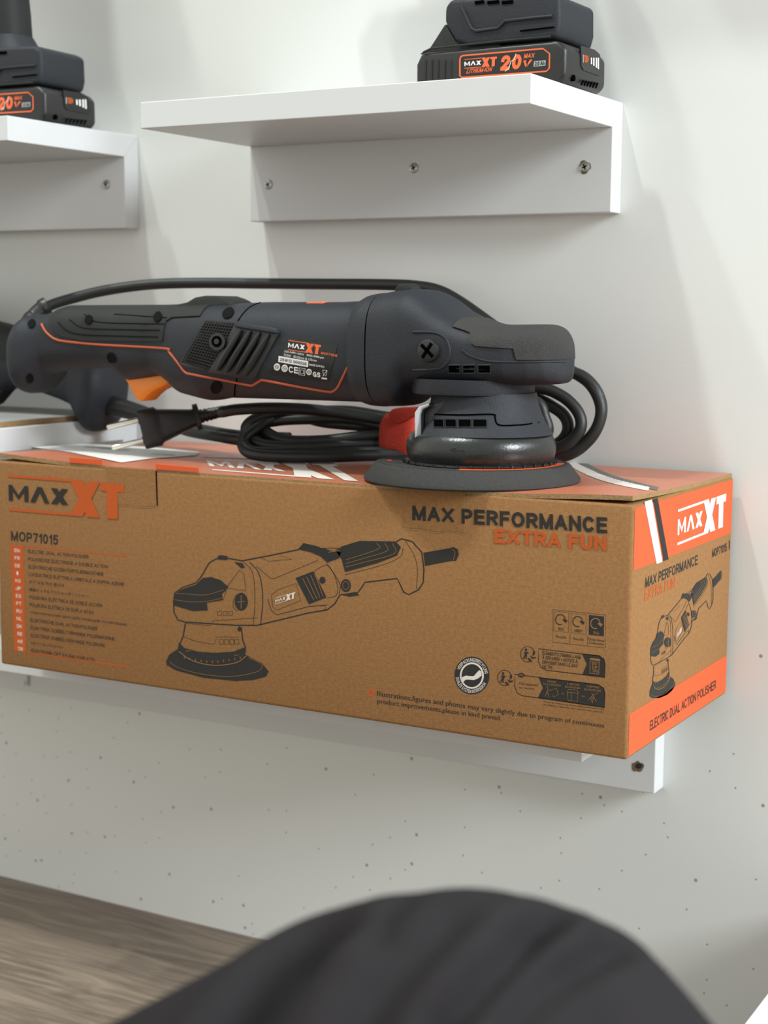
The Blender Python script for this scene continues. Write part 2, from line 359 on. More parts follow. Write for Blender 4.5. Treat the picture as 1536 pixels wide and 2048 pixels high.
# ------------------------------------------------------------------ setting
Z_FLOOR = -0.639
mb = MB(); mb.box((-3, 0, Z_FLOOR-.05), (3.2, .08, 2.5), 'wall'); o = mb.build('wall_back', smooth=False); tag(o, 'white laminate wall panel behind the shelves, with small dirt specks', 'wall', kind='structure')
mb = MB(); mb.box((-3, -3.5, Z_FLOOR-.05), (3.2, 0, Z_FLOOR), 'wood'); o = mb.build('floor', smooth=False); tag(o, 'grey brown wood grain floor', 'floor', kind='structure')
# ------------------------------------------------------------------ shelves
T = .018
def shelf(label, x0, x1, z, d, hb, screws, group='white wall shelves'):
    r = thing('wall_shelf', label, 'shelf', (x1, 0, z), group)
    L = x0-x1
    for nm, poly in (('top_board', [(0, 0), (-d, 0), (-d, -T), (-T, -T)]), ('back_board', [(0, -.0001), (-T, -T-.0001), (-T, -hb), (0, -hb)])):
        m = MB(); m.prism([(0, y, zz) for y, zz in poly], (L, 0, 0), 'white'); m.build(nm, r, bevel=.0006, smooth=False)
    for sx, sz, chip in screws:
        c = Vector((sx-x1, -T, sz-z))
        m = MB(); m.lathe([(.0001, -.0012), (.0022, -.0012), (.0036, -.0006), (.0038, 0), (.0038, .001)], 'zinc', c, 20, 'y')
        for a in (.4, .4+math.pi/2):
            dx, dz = math.cos(a)*.0019, math.sin(a)*.0019; nx, nz = -math.sin(a)*.0005, math.cos(a)*.0005
            m.prism([c+Vector((dx+nx, -.0013, dz+nz)), c+Vector((dx-nx, -.0013, dz-nz)), c+Vector((-dx-nx, -.0013, -dz-nz)), c+Vector((-dx+nx, -.0013, -dz+nz))], (0, .0002, 0), 'dark')
        if chip:
            P = []
            for i in range(22):
                a = 2*math.pi*i/22; rr = .0042+.0004*math.sin(3*a+1)+random.uniform(-.0003, .0006)
                P.append(c+Vector((rr*math.cos(a), -.0001, rr*math.sin(a))))
            m.prism(P, (0, .0004, 0), 'chip')
        m.build('screw', r)
    return r
ZS = .0221
pt = lambda px, py: on_y(px, py, -T)
sc = [pt(537, 369), pt(828, 336), pt(1170, 334)]
shelf('white shelf at the top right, carrying the drill whose whole battery label shows', -.2964, 0, ZS, .152, .0746, [(sc[0].x, sc[0].z, 0), (sc[1].x, sc[1].z, 0), (sc[2].x, sc[2].z, 1)])
s2 = pt(213, 369)
shelf('white shelf at the top left, cut off by the frame edge', -.75, -.4189, .0198, .152, .0746, [(s2.x, s2.z, 0)])
sh3 = shelf('white shelf under the cardboard box, its back board chipped at the right end', -.66, .0433, -.3796, .153, .0746, [])
c = on_y(1275, 1533, -T)-Vector((.0433, 0, -.3796)); m = MB(); P = []
for i in range(18):
    a = 2*math.pi*i/18; rr = .0040*(1+.14*math.sin(2*a+1)+.10*math.sin(5*a))+random.uniform(-.0004, .0004); P.append(c+Vector((rr*math.cos(a), -.00015, rr*1.05*math.sin(a))))
m.prism(P, (0, .0004, 0), 'chip'); P2 = [c+(p-c)*.55+Vector((.0008, -.0001, .0006)) for p in P]; m.prism(P2, (0, .0003, 0), 'ink'); m.build('chipped_hole', sh3)
c = on_y(52, 1361, -T)-Vector((.0433, 0, -.3796)); m = MB(); m.box(c+Vector((-.001, -.0015, -.004)), c+Vector((.004, 0, -.001)), 'zinc'); m.box(c+Vector((.002, -.0015, -.001)), c+Vector((.004, 0, .006)), 'zinc'); m.build('bracket', sh3)
shelf('white shelf behind the left end of the cardboard box, holding the second polisher', -.90, -.424, -.2095, .165, .0746, [])
# shelves of the next row up, above the frame: their shade falls on the wall
shelf('white shelf one row above the top right shelf', -.10, .40, .42, .152, .0746, [])
shelf('white shelf one row above the top left shelf', -.90, -.47, .42, .152, .0746, [])
# ------------------------------------------------------------------ cardboard box
BX0, BX1, BYF, BYB = -.3985, .0882, -.1945, -.0055
ZB, ZT = -.3794, -.2262
bx = thing('cardboard_box', 'long brown cardboard box with orange end, standing on the white shelf under the polisher', 'box', (BX1, BYF, ZB))
O = Vector((BX1, BYF, ZB)); W = lambda x, y, z: Vector((x, y, z))-O
m = MB(); th = .003; zt = ZT-.003
m.box(W(BX0, BYF, ZB), W(BX1, BYB, zt), 'kraft')
carton = m.build('carton', bx, bevel=.0022, segs=3)
# lid: a thin bent sheet, orange on top
m = MB(); nx, ny = 80, 24; V = []; 
def lidz(x, y):
    u = (x-BX0)/(BX1-BX0); v = (y-BYF)/(BYB-BYF)
    a = max(0, (u-.80)/.20); b = max(0, 1-v*1.15); c2 = max(0, (.17-u)/.17)
    return ZT-.0010+.0030*a*a*(3-2*a)*b*b + .0036*c2*b*b - .0012*math.sin(math.pi*min(1, max(0, u)))*b
lx0, lx1, ly0, ly1 = BX0+.001, BX1-.001, BYF+.0006, BYB-.001
for top in (1, 0):
    for j in range(ny+1):
        for i in range(nx+1):
            x = lx0+(lx1-lx0)*i/nx; y = ly0+(ly1-ly0)*j/ny
            V.append(W(x, y, lidz(x, y)-(0 if top else .0028)))
n1 = (nx+1)*(ny+1); ft = []; fs = []
for j in range(ny):
    for i in range(nx):
        a = j*(nx+1)+i; q = (a, a+1, a+nx+2, a+nx+1); ft.append(q); fs.append(tuple(reversed([k+n1 for k in q])))
bd = [i for i in range(nx+1)]+[j*(nx+1)+nx for j in range(1, ny+1)]+[ny*(nx+1)+i for i in range(nx-1, -1, -1)]+[j*(nx+1) for j in range(ny-1, 0, -1)]
side = [(bd[k], bd[k]+n1, bd[(k+1) % len(bd)]+n1, bd[(k+1) % len(bd)]) for k in range(len(bd))]
m.v = V; m.mats = ['orange_lid', 'kraft_edge']; m.f = ft+fs+side; m.m = [0]*len(ft)+[1]*(len(fs)+len(side))
lid = m.build('lid', bx, autosharp=40)
def lid3(px, py, lv):
    p = on_z(px, py, ZT-.001)
    return W(p.x, p.y, lidz(min(max(p.x, lx0), lx1), min(max(p.y, ly0), ly1))+.00025*lv)
def front3(px, py, lv):
    p = on_y(px, py, BYF); return W(p.x, BYF-.00008*lv, p.z)
def end3(px, py, lv):
    p = on_x(px, py, BX1); return W(BX1+.00014*lv, p.y, p.z)
# front prints
C5 = lambda x, y: (x/2.954, 900+y/2.954)
p = Print(front3); p.text('MOP71015', [C5(65, 478), C5(343, 503), C5(343, 562), C5(65, 535)], 'ink', .03); p.build('printed_model_number', bx)
CL = lambda x, y: (x/5.69, 1060+y/5.69)
p = Print(front3)
p.poly([CL(120, 165), CL(265, 180), CL(295, 1388), CL(165, 1375)], 'orange_front')
p.line([CL(262, 186), CL(1455, 300)], 2.2, 'orange_front'); p.line([CL(290, 1385), CL(1475, 1560)], 2.2, 'orange_front')
LINES = [('EN', 'ELECTRIC DUAL ACTION POLISHER', 1010), ('FR', 'POLISSEUSE ELECTRIQUE A DOUBLE ACTION', 1225), ('DE', 'ELEKTRISCHE EXZENTERPOLIERMASCHINE', 1180),
 ('I', 'LUCIDATRICE ELETTRICA ORBITALE A DOPPIA AZIONE', 1415), ('KO', '전기 듀얼 액션 폴리셔', 725), ('JP', '電動デュアルアクションポリッシャー', 1005),
 ('ES', 'PULIDORA ELÉCTRICA DE DOBLE ACCIÓN', 1165), ('PT', 'POLIDORA ELÉTRICA DE DUPLA AÇÃO', 1065), ('RU', 'ЭЛЕКТРИЧЕСКИЙ ДВУХДЕЙСТВУЮЩИЙ ПОЛИРОВЩИК', 1445),
 ('NL', 'ELEKTRISCHE DUAL ACTION POLISHER', 1110), ('DK', 'ELEKTRISK DOBBELTVIRKENDE POLERMASKINE', 1305), ('SE', 'ELEKTRISK DUBBELVERKANDE POLERARE', 1195),
 ('AR', 'ملمع كهربائي مزدوج المفعول', 715), ('TR', 'ELEKTRONIK ÇIFT EYLEMLI PARLATICI', 1080)]
for i, (cc, t, xe) in enumerate(LINES):
    y = 222+i*86.8; x = 318+i*3; sl = .094+.0042*i; h = 40
    f = lambda xx, yy: CL(xx, yy+sl*(xx-x))
    p.text(t, [f(x, y), f(xe, y), f(xe, y+h), f(x, y+h)], 'ink', .008)
    p.line([f(x, y+h+16), f(1450+i*2, y+h+16)], .35, 'orange_front')
    xc = 165+i*2.9; wd = 60 if len(cc) > 1 else 20; xc += 0 if len(cc) > 1 else 16
    p.text(cc, [f(xc, y+2), f(xc+wd, y+2), f(xc+wd, y+2+h), f(xc, y+2+h)], 'ink_white', .01, lv=2)
p.build('printed_language_list', bx)
C8 = lambda x, y: (760+x/2.844, 960+y/2.844)
# drawing of the tool
def drawing(p, f, s=1.0, fillm='kraft_ink'):
    A = lambda pts: [f(*q) for q in pts]
    k = 'ink'
    out = [(165, 475), (130, 465), (112, 430), (110, 380), (115, 340), (150, 315), (215, 292), (240, 262), (275, 200), (310, 180), (360, 178), (430, 190), (560, 165), (690, 138), (715, 110), (800, 130), (880, 130), (975, 100), (1145, 103), (1170, 87), (1220, 100), (1265, 150), (1275, 230), (1272, 290), (1250, 325), (1205, 347), (1180, 335), (1165, 300), (1150, 272), (1000, 290), (985, 315), (965, 340), (885, 348), (860, 390), (825, 418), (740, 432), (500, 490), (400, 490)]
    p.line(A(out), 2.6*s, k, 1, closed=True)
    p.poly(A([(75, 660), (88, 628), (130, 600), (200, 620), (440, 625), (520, 665), (553, 705), (540, 730), (480, 745), (400, 750), (250, 735), (120, 700), (78, 675)]), k, 1)
    p.line(A([(165, 480), (155, 540), (138, 580)]), 2.6*s, k); p.line(A([(425, 500), (432, 560), (446, 595)]), 2.6*s, k)
    p.poly(A([(135, 570), (160, 595), (220, 612), (300, 618), (390, 612), (440, 592), (448, 600), (440, 640), (400, 662), (300, 672), (200, 657), (145, 628), (131, 598)]), k, 2)
    p.line(A([(135, 612), (200, 655), (300, 676), (400, 664), (450, 632)]), 1.6*s, fillm, 3, k=6)
    p.line(A([(92, 660), (140, 690), (250, 718), (380, 728), (500, 705), (520, 672), (460, 640)]), .8*s, fillm, 3, k=6)
    for i in range(11): p.line(A([(160+i*26, 634+20*math.sin(math.pi*i/10)), (163+i*26, 645+20*math.sin(math.pi*i/10))]), 1.4*s, fillm, 4)
    for x in (165, 390): p.line(A([(x+26, 607+(20 if x > 200 else 0)), (x, 612+(20 if x > 200 else 0)), (x+10, 602+(20 if x > 200 else 0))]), .9*s, fillm, 4)
    p.poly(A([(113, 345), (150, 322), (215, 300), (245, 270), (285, 265), (330, 280), (366, 312), (350, 330), (335, 345), (343, 372), (265, 385), (269, 420), (200, 424), (113, 398)]), k, 2)
    p.line(A([(118, 340), (180, 345), (260, 348), (345, 325)]), .8*s, fillm, 3, k=5); p.line(A([(113, 370), (180, 380), (265, 378), (340, 362)]), .8*s, fillm, 3, k=5)
    p.ell(f(425, 380), 13*s, 18*s, k, 2); p.line(A([(425, 350), (425, 412)]), 1.2*s, fillm, 3); p.line(A([(408, 382), (442, 378)]), 1.2*s, fillm, 3)
    p.line(A([(405, 345), (388, 375), (390, 410), (410, 425)]), 1.0*s, k, k=5)
    p.poly(A([(315, 168), (330, 163), (362, 168), (360, 186), (318, 184)]), k, 2); p.poly(A([(393, 195), (430, 200), (443, 222), (424, 224)]), k, 2)
    for x in (315, 341, 366): p.line(A([(x, 427), (x+19, 424), (x+17, 443), (x-1, 445)]), 1.1*s, k, 1, closed=True)
    for x in (322, 346, 370, 393): p.line(A([(x, 557), (x+18, 555), (x+22, 577), (x+3, 579)]), 1.2*s, k, 1, closed=True)
    p.line(A([(160, 545), (200, 560), (250, 572), (300, 578), (310, 545), (412, 545)]), 1.0*s, k)
    p.line(A([(165, 480), (280, 492), (290, 470), (500, 455)]), .9*s, k)
    p.line(A([(462, 195), (500, 235), (518, 290), (525, 380), (515, 488)]), 1.8*s, k, k=5); p.line(A([(430, 192), (470, 230), (485, 290), (488, 400), (480, 490)]), 1.1*s, k, k=5)
    p.line(A([(415, 235), (360, 310), (345, 360)]), .9*s, k); p.line(A([(415, 235), (438, 250), (445, 330), (365, 318)]), .9*s, k)
    p.line(A([(495, 215), (560, 270), (580, 272), (780, 188), (775, 175)]), 1.0*s, k); p.line(A([(520, 178), (555, 192), (660, 182), (605, 165)]), .8*s, k)
    p.line(A([(565, 350), (595, 325), (680, 295), (702, 375), (590, 420), (572, 405)]), .9*s, k, closed=True)
    f2 = lambda u, v: f(585+u*92-v*2+0*u, 362-u*28+v*30)
    p.logo([f2(0, 0), f2(1, 0), f2(1, 1), f2(0, 1)], 'ink_white', 'ink_white', 3)
    p.line(A([(548, 368), (565, 420), (590, 442), (740, 402), (825, 396)]), 1.4*s, k)
    p.poly(A([(678, 270), (762, 238), (822, 360), (740, 392)]), k, 2)
    for i in range(4):
        a = .14+.24*i; p.line(A([(700+a*78, 275-a*30), (755+a*60, 375-a*22)]), 1.1*s, fillm, 3)
    p.ell(f(803, 280), 6*s, 7*s, k, 2)
    p.line(A([(765, 236), (820, 210), (850, 240), (872, 300), (868, 350), (825, 362)]), 1.1*s, k, k=4)
    p.poly(A([(688, 136), (715, 108), (800, 128), (840, 142), (890, 150), (880, 178), (825, 198), (795, 170), (750, 150)]), k, 2)
    p.line(A([(790, 128), (850, 130), (890, 128), (880, 142), (830, 150)]), 1.2*s, fillm, 3)
    p.poly(A([(862, 140), (975, 100), (1148, 105), (1168, 125), (1150, 165), (1060, 200), (908, 242), (893, 185)]), k, 2)
    for d in (0, 38, 75): p.line(A([(912, 185+d*.45), (1000, 158+d*.5), (1070+d*.9, 130+d*.35), (1055+d*1.0, 108)]), .9*s, fillm, 3, k=5)
    p.line(A([(905, 255), (1080, 210), (1165, 170), (1178, 130)]), 1.0*s, k, k=5)
    p.line(A([(1190, 97), (1232, 170), (1245, 240), (1240, 320)]), 1.0*s, k, k=5)
    p.ell(f(912, 305), 10*s, 13*s, k, 2); p.ring(f(912, 305), 6*s, 8*s, .9*s, fillm, 3)
    p.line(A([(820, 200), (850, 240), (885, 300), (880, 345)]), 1.2*s, k, k=4)
    p.poly(A([(890, 346), (960, 334), (974, 350), (930, 357)]), k, 2)
    p.poly(A([(1273, 152), (1400, 130), (1410, 125), (1432, 135), (1438, 160), (1425, 190), (1400, 190), (1280, 214)]), k, 2)
    p.line(A([(1405, 135), (1420, 150), (1412, 188)]), .9*s, fillm, 3, k=4)
    p.line(A([(795, 400), (812, 398), (820, 412), (805, 422)]), 1.0*s, k)
    p.ell(f(417, 507), 4*s, 5*s, k, 2)
D6 = lambda x, y: (300+x/2.327, 1040+y/2.327)
p = Print(front3); drawing(p, D6); p.build('printed_tool_drawing', bx)
# recycling marks
Q = lambda x, y: (980+x/6.144, 1210+y/6.144)
p = Print(front3)
QA = lambda pts: [Q(*q) for q in pts]
p.line(QA([(768, 55), (1422, 122), (1418, 528), (768, 455)]), .8, 'ink', closed=True)
for k, (xa, ya, fill, nm) in enumerate(((785, 75, 0, 'BOX'), (998, 98, 0, 'INSERT'), (1217, 122, 1, 'BAG'))):
    bxp = [(xa, ya), (xa+185, ya+19), (xa+182, ya+262), (xa-2, ya+243)]
    c1 = 'ink'; c2 = 'kraft_ink' if fill else 'ink'; lv = 2 if fill else 1
    if fill: p.poly(QA(bxp), 'ink')
    else: p.line(QA(bxp), .8, 'ink', closed=True)
    p.ring(Q(xa+80, ya+105), 9.6, 10.2, 2.0, c2, lv, a0=math.radians(70), a1=math.radians(345), n=26)
    p.poly(QA([(xa+105, ya+105), (xa+130, ya+90), (xa+170, ya+115), (xa+145, ya+148)]), c2, lv)
    wd = 100 if k == 1 else 66; x0 = xa+90-wd/2; p.text(nm, QA([(x0, ya+198), (x0+wd, ya+206), (x0+wd, ya+242), (x0, ya+234)]), c2, .01, lv=lv)
p.line(QA([(985, 350), (982, 465)]), .7, 'ink'); p.line(QA([(1200, 375), (1198, 490)]), .7, 'ink')
p.text('Recycle', QA([(812, 368), (940, 382), (938, 425), (812, 411)]), 'ink', .01); p.text('Recycle', QA([(1025, 395), (1155, 408), (1152, 450), (1025, 436)]), 'ink', .01)
p.text('Check Home', QA([(1208, 400), (1408, 425), (1406, 456), (1208, 432)]), 'ink', .01); p.text('Collections', QA([(1218, 445), (1400, 468), (1398, 496), (1218, 474)]), 'ink', .01)
p.build('printed_recycling_grid', bx)
def tri(p, cx, cy):
    p.ring(Q(cx, cy), 14, 15.5, 1.3, 'ink', a0=math.radians(60), a1=math.radians(330), n=26)
    p.ell(Q(cx-18, cy-55), 2.4, 2.6, 'ink', 2)
    p.poly(QA([(cx-40, cy-30), (cx-5, cy-32), (cx+25, cy-8), (cx-2, cy-12), (cx-8, cy+20), (cx-15, cy+62), (cx-26, cy+60), (cx-22, cy+20), (cx-45, cy+60), (cx-56, cy+52), (cx-34, cy+5)]), 'ink', 2)
    for pl in ([(cx+72, cy-50), (cx+95, cy-30), (cx+88, cy+5), (cx+60, cy+20)], [(cx+30, cy+15), (cx+70, cy+35), (cx+105, cy+30), (cx+98, cy+50), (cx+55, cy+55)], [(cx+5, cy+45), (cx+30, cy+50), (cx+60, cy+90), (cx+40, cy+95), (cx+10, cy+70)]): p.poly(QA(pl), 'ink', 2)
p = Print(front3)
tri(p, 462, 605)
p.line(QA([(597, 537), (1130, 600), (1340, 622), (1400, 665), (1414, 730), (1410, 890), (1135, 855), (690, 800), (625, 760), (595, 690)]), 1.6, 'ink', closed=True)
p.poly(QA([(1130, 600), (1340, 622), (1400, 665), (1414, 730), (1410, 890), (1135, 855), (1190, 725)]), 'ink')
p.poly(QA([(1240, 650), (1345, 662), (1358, 690), (1218, 672)]), 'kraft_ink', 2); p.line(QA([(1232, 690), (1345, 705), (1335, 850), (1230, 838)]), 1.6, 'kraft_ink', 2, closed=True)
for i, t in enumerate(('BAC', 'DE', 'TRI')): p.text(t, QA([(1255, 700+i*45), (1322, 708+i*45), (1320, 743+i*45), (1255, 735+i*45)]), 'kraft_ink', .02, lv=2)
for t, x1, y0, y1 in (("ÉLÉMENTS D'EMBALLAGE", 1120, 565, 622), ('À SÉPARER + NOTICE À', 1078, 622, 672), ('DÉPOSER DANS LE BAC', 1080, 680, 728), ('DE TRI', 765, 736, 750)):
    p.text(t, QA([(645, y0), (x1, y1), (x1, y1+42), (645, y0+42)]), 'ink', .015)
p.build('printed_sorting_mark', bx)
p = Print(front3)
tri(p, 180, 895)
p.line(QA([(305, 850), (600, 890), (1330, 978), (1395, 1020), (1412, 1080), (1410, 1260), (590, 1140), (400, 1115), (335, 1080), (305, 1000)]), 1.6, 'ink', closed=True)
p.poly(QA([(600, 890), (1330, 978), (1395, 1020), (1412, 1080), (1410, 1260), (590, 1140), (650, 1020)]), 'ink')
p.ell(Q(385, 862), 6.5, 4.6, 'ink', 2); p.text('FR', QA([(365, 848), (408, 853), (408, 878), (365, 873)]), 'kraft_ink', .01, lv=3)
p.text('Cet appareil', QA([(360, 945), (585, 968), (585, 1008), (360, 985)]), 'ink', .01); p.text('se recycle', QA([(360, 1000), (545, 1018), (545, 1048), (360, 1030)]), 'ink', .01)
for t, xa, xb, y in (('REPRISE', 705, 815, 925), ('À LA LIVRAISON', 655, 870, 955), ('À DÉPOSER', 945, 1100, 955), ('EN MAGASIN', 925, 1108, 990), ('À DÉPOSER', 1188, 1345, 985), ('EN DÉCHÈTERIE', 1158, 1368, 1022)):
    p.text(t, QA([(xa, y), (xb, y+(xb-xa)*.11), (xb, y+24+(xb-xa)*.11), (xa, y+24)]), 'kraft_ink', .005, lv=2)
for pl in ([(690, 1010), (705, 1000), (715, 1015), (708, 1060), (725, 1130)], [(700, 1060), (680, 1125)], [(712, 1040), (755, 1055), (775, 1115)], [(752, 1045), (815, 1020), (842, 1100), (782, 1130), (752, 1045)], [(955, 1070), (1080, 1085), (1078, 1185), (960, 1170), (955, 1070)], [(948, 1068), (965, 1035), (1070, 1045), (1090, 1085)], [(1000, 1080), (1000, 1170)], [(1210, 1170), (1260, 1110), (1330, 1080)], [(1240, 1185), (1270, 1120)], [(1260, 1205), (1275, 1130)], [(1310, 1190), (1275, 1125)], [(1250, 1080), (1275, 1125), (1230, 1150)]):
    p.line(QA(pl), .9, 'kraft_ink', 2)
p.text('ou', QA([(878, 1075), (912, 1079), (912, 1098), (878, 1094)]), 'kraft_ink', .005, lv=2); p.text('ou', QA([(1125, 1110), (1165, 1115), (1165, 1134), (1125, 1129)]), 'kraft_ink', .005, lv=2)
p.text('Points de collecte sur www.quefairedemesdechets.fr', QA([(662, 1178), (1408, 1272), (1408, 1296), (662, 1202)]), 'ink', .003); p.text('Privilégiez la réparation ou le don de votre appareil !', QA([(662, 1214), (1395, 1308), (1395, 1332), (662, 1238)]), 'ink', .003)
p.build('printed_take_back_mark', bx)
p = Print(front3)
cx, cy = 944, 1351
p.ell((cx, cy), 35, 38, 'ink'); p.ell((cx, cy), 24, 26.5, 'ink_white', 2); p.ell((cx, cy), 20.5, 23, 'ink', 3)
p.poly([(cx+a, cy+b) for a, b in [(-19, 3), (-12, 0), (-4, 1), (4, 1), (10, -6), (15, -11), (19, -8), (20, 0), (12, 6), (4, 9), (-5, 8), (-12, 8), (-18, 14), (-20, 8)]], 'ink_white', 4)
for t, a0, a1, flip in (('VERPACKUNGSRECYCLING', -165, -15, 0), ('DUALES SYSTEM INTERSEROH', 165, 20, 1)):
    V, F = stroke_geo(t, .15)
    P = []
    for u, v, l in V:
        a = math.radians(a0+(a1-a0)*u+8); r = (32.5-6.5*v) if not flip else (26+6.5*v)
        P.append((cx+r*math.cos(a), cy+r*1.08*math.sin(a), l))
    p.mesh(P, F, 'ink_white', 2)
p.build('printed_round_seal', bx)
C7 = lambda x, y: (700+x/2.743, 1180+y/2.743)
p = Print(front3); p.ring(C7(117, 563), 5.3, 6, 3.6, 'orange_front')
p.text('Illustrations,figures and photos may vary slightly due to program of continuous', [C7(150, 552), C7(1395, 731), C7(1395, 764), C7(150, 590)], 'ink', .012)
p.text('product improvements,please in kind prevail.', [C7(150, 594), C7(830, 690), C7(830, 725), C7(150, 630)], 'ink', .012); p.build('printed_notice', bx)
# end face prints
E8 = lambda x, y: (1180+x/2.844, 900+y/2.844); E2 = lambda x, y: (1260+x/6.98, 960+y/6.98)
def endrect(y0, z0, y1, z1, lv=1): return [W(BX1+.00014*lv, y0, z0), W(BX1+.00014*lv, y1, z0), W(BX1+.00014*lv, y1, z1), W(BX1+.00014*lv, y0, z1)]
def ze(px, py): return on_x(px, py, BX1).z
m = MB(); z1 = (ze(1263, 1143)+ze(1459, 1066.5))/2; z2 = (ze(1258, 1427)+ze(1456, 1310))/2
m.add(endrect(BYF+.002, z1, BYB-.002, zt-.002), [(0, 1, 2, 3)], 'orange'); m.build('printed_orange_band', bx, normals=False, smooth=False)
m = MB(); m.add(endrect(BYF+.002, ZB+.002, BYB-.002, z2), [(0, 1, 2, 3)], 'orange')
p = Print(end3); p.mb = m; p.text('ELECTRIC DUAL ACTION POLISHER', [(1299.5, 1442), (1431.5, 1359), (1431.5, 1376.5), (1299, 1461.5)], 'ink', .008, lv=2)
p.build('printed_orange_band', bx)
p = Print(end3)
p.poly([(1288, 1003.5), (1303, 999), (1324, 1123.5), (1312.5, 1128)], 'ink_white', 2); p.poly([(1305.5, 998.5), (1314.5, 995.5), (1336.5, 1118.5), (1326.5, 1122)], 'ink', 2)
p.build('printed_stripes', bx)
p = Print(end3); p.logo([E2(665, 413), E2(1335, 178), E2(1325, 640), E2(655, 912)], 'ink_white', 'ink_white', 2); p.build('printed_logo', bx)
p = Print(end3); p.text('MOP71015', [E2(1145, 967), E2(1350, 878), E2(1350, 992), E2(1143, 1083)], 'ink', .02); p.poly([(1457.5, 1081), (1459.5, 1080), (1459.5, 1098), (1457.5, 1099)], 'ink'); p.build('printed_model_number', bx)
p = Print(end3); p.text('MAX PERFORMANCE', [E2(215, 1362), E2(945, 1042), E2(945, 1178), E2(205, 1510)], 'ink', .02); p.text('EXTRA FUN', [E2(205, 1527), E2(625, 1355), E2(620, 1500), E2(198, 1690)], 'orange_front', .015); p.build('printed_slogan', bx)
# affine map of the same artwork on to the end face
A3 = [((115, 345), E8(345, 1130)), ((1437, 150), E8(748, 700)), ((553, 705), E8(484, 1325))]
(x1, y1), (x2, y2), (x3, y3) = [a for a, b in A3]; Mx = Matrix(((x1, y1, 1), (x2, y2, 1), (x3, y3, 1))).inverted()
ax = Mx @ Vector([b[0] for a, b in A3]); ay = Mx @ Vector([b[1] for a, b in A3])
dm = lambda x, y: (ax[0]*x+ax[1]*y+ax[2], ay[0]*x+ay[1]*y+ay[2])
p = Print(end3); drawing(p, dm, .55); p.build('printed_tool_drawing', bx)
# lid prints
p = Print(lid3)
for off, wd, mm in ((0, 12, 'ink_white'), (22, 9, 'stripe_grey')):
    p.line([(1140+off, 926-off*.05), (1165+off, 939), (1200+off, 954), (1245+off, 968), (1298+off*.8, 982)], wd, mm, k=6)
p.build('printed_stripes', lid)
p = Print(lid3); p.logo([(405, 912), (660, 922), (735, 962), (425, 938)], 'ink_white', 'ink_white'); p.build('printed_logo', lid)
p = Print(lid3); p.poly([(42, 895.5), (150, 889), (300, 895), (400, 905), (392, 911), (300, 917), (243, 924.5), (140, 908)], 'paper', 2)
for i in range(5): p.line([(170+i*30, 897+i*3), (230+i*30, 899+i*3)], .8, 'lgrey', 3)
p.build('paper_label', lid)
# orange fold tabs and tuck flaps on the front panel
def fpanel(name, pts, m_, d=.00018, bev=.0003):
    q = MB(); q.prism([front3(x, y, 0)+Vector((0, .0004, 0)) for x, y in pts], (0, -.0004-d, 0), m_); return q.build(name, bx, bevel=bev, smooth=False)
fpanel('fold_tab', [(139, 914), (205, 919), (206, 930), (140, 926)], 'orange', .0004); fpanel('fold_tab', [(311, 927), (398, 935), (398, 945), (312, 939)], 'orange', .0004)
fpanel('tuck_flap', [(211, 933), (312, 940), (314, 1012), (290, 1014), (245, 1009), (216, 1006)], 'kraft', .00018)
fpanel('tuck_flap', [(806, 974), (928, 981), (930, 1066), (900, 1062), (870, 1064), (845, 1058), (806, 1056)], 'kraft', .00018)
p = Print(front3); p.line([(312.5, 942), (315, 1011)], 2.2, 'dark', 3.4); p.line([(217, 1007), (245, 1010), (290, 1015), (314, 1013)], 1.5, 'kraft_edge', 3.4); p.build('flap_slit', bx)
p = Print(front3); p.line([(929.5, 981), (931, 1064)], 1.2, 'kraft_edge', 3.4); p.line([(806, 1057.5), (845, 1059.5), (870, 1065), (900, 1063.5), (930, 1067)], 1.5, 'kraft_edge', 3.4); p.build('flap_slit', bx)
# the slogan and the logo run on across the flaps
LV = 4
p = Print(front3); p.text('MAX PERFORMANCE', [C8(185, 145), C8(1293, 213), C8(1293, 303), C8(185, 228)], 'ink', .045, lv=LV)
p.text('EXTRA FUN', [C8(652, 275), C8(1292, 319), C8(1292, 405), C8(652, 358)], 'orange_front', .045, lv=LV); p.build('printed_slogan', bx)
p = Print(front3); p.logo([C5(50, 145), C5(735, 197), C5(735, 412), C5(55, 358)], 'ink', 'orange_front', LV); p.build('printed_logo', bx)
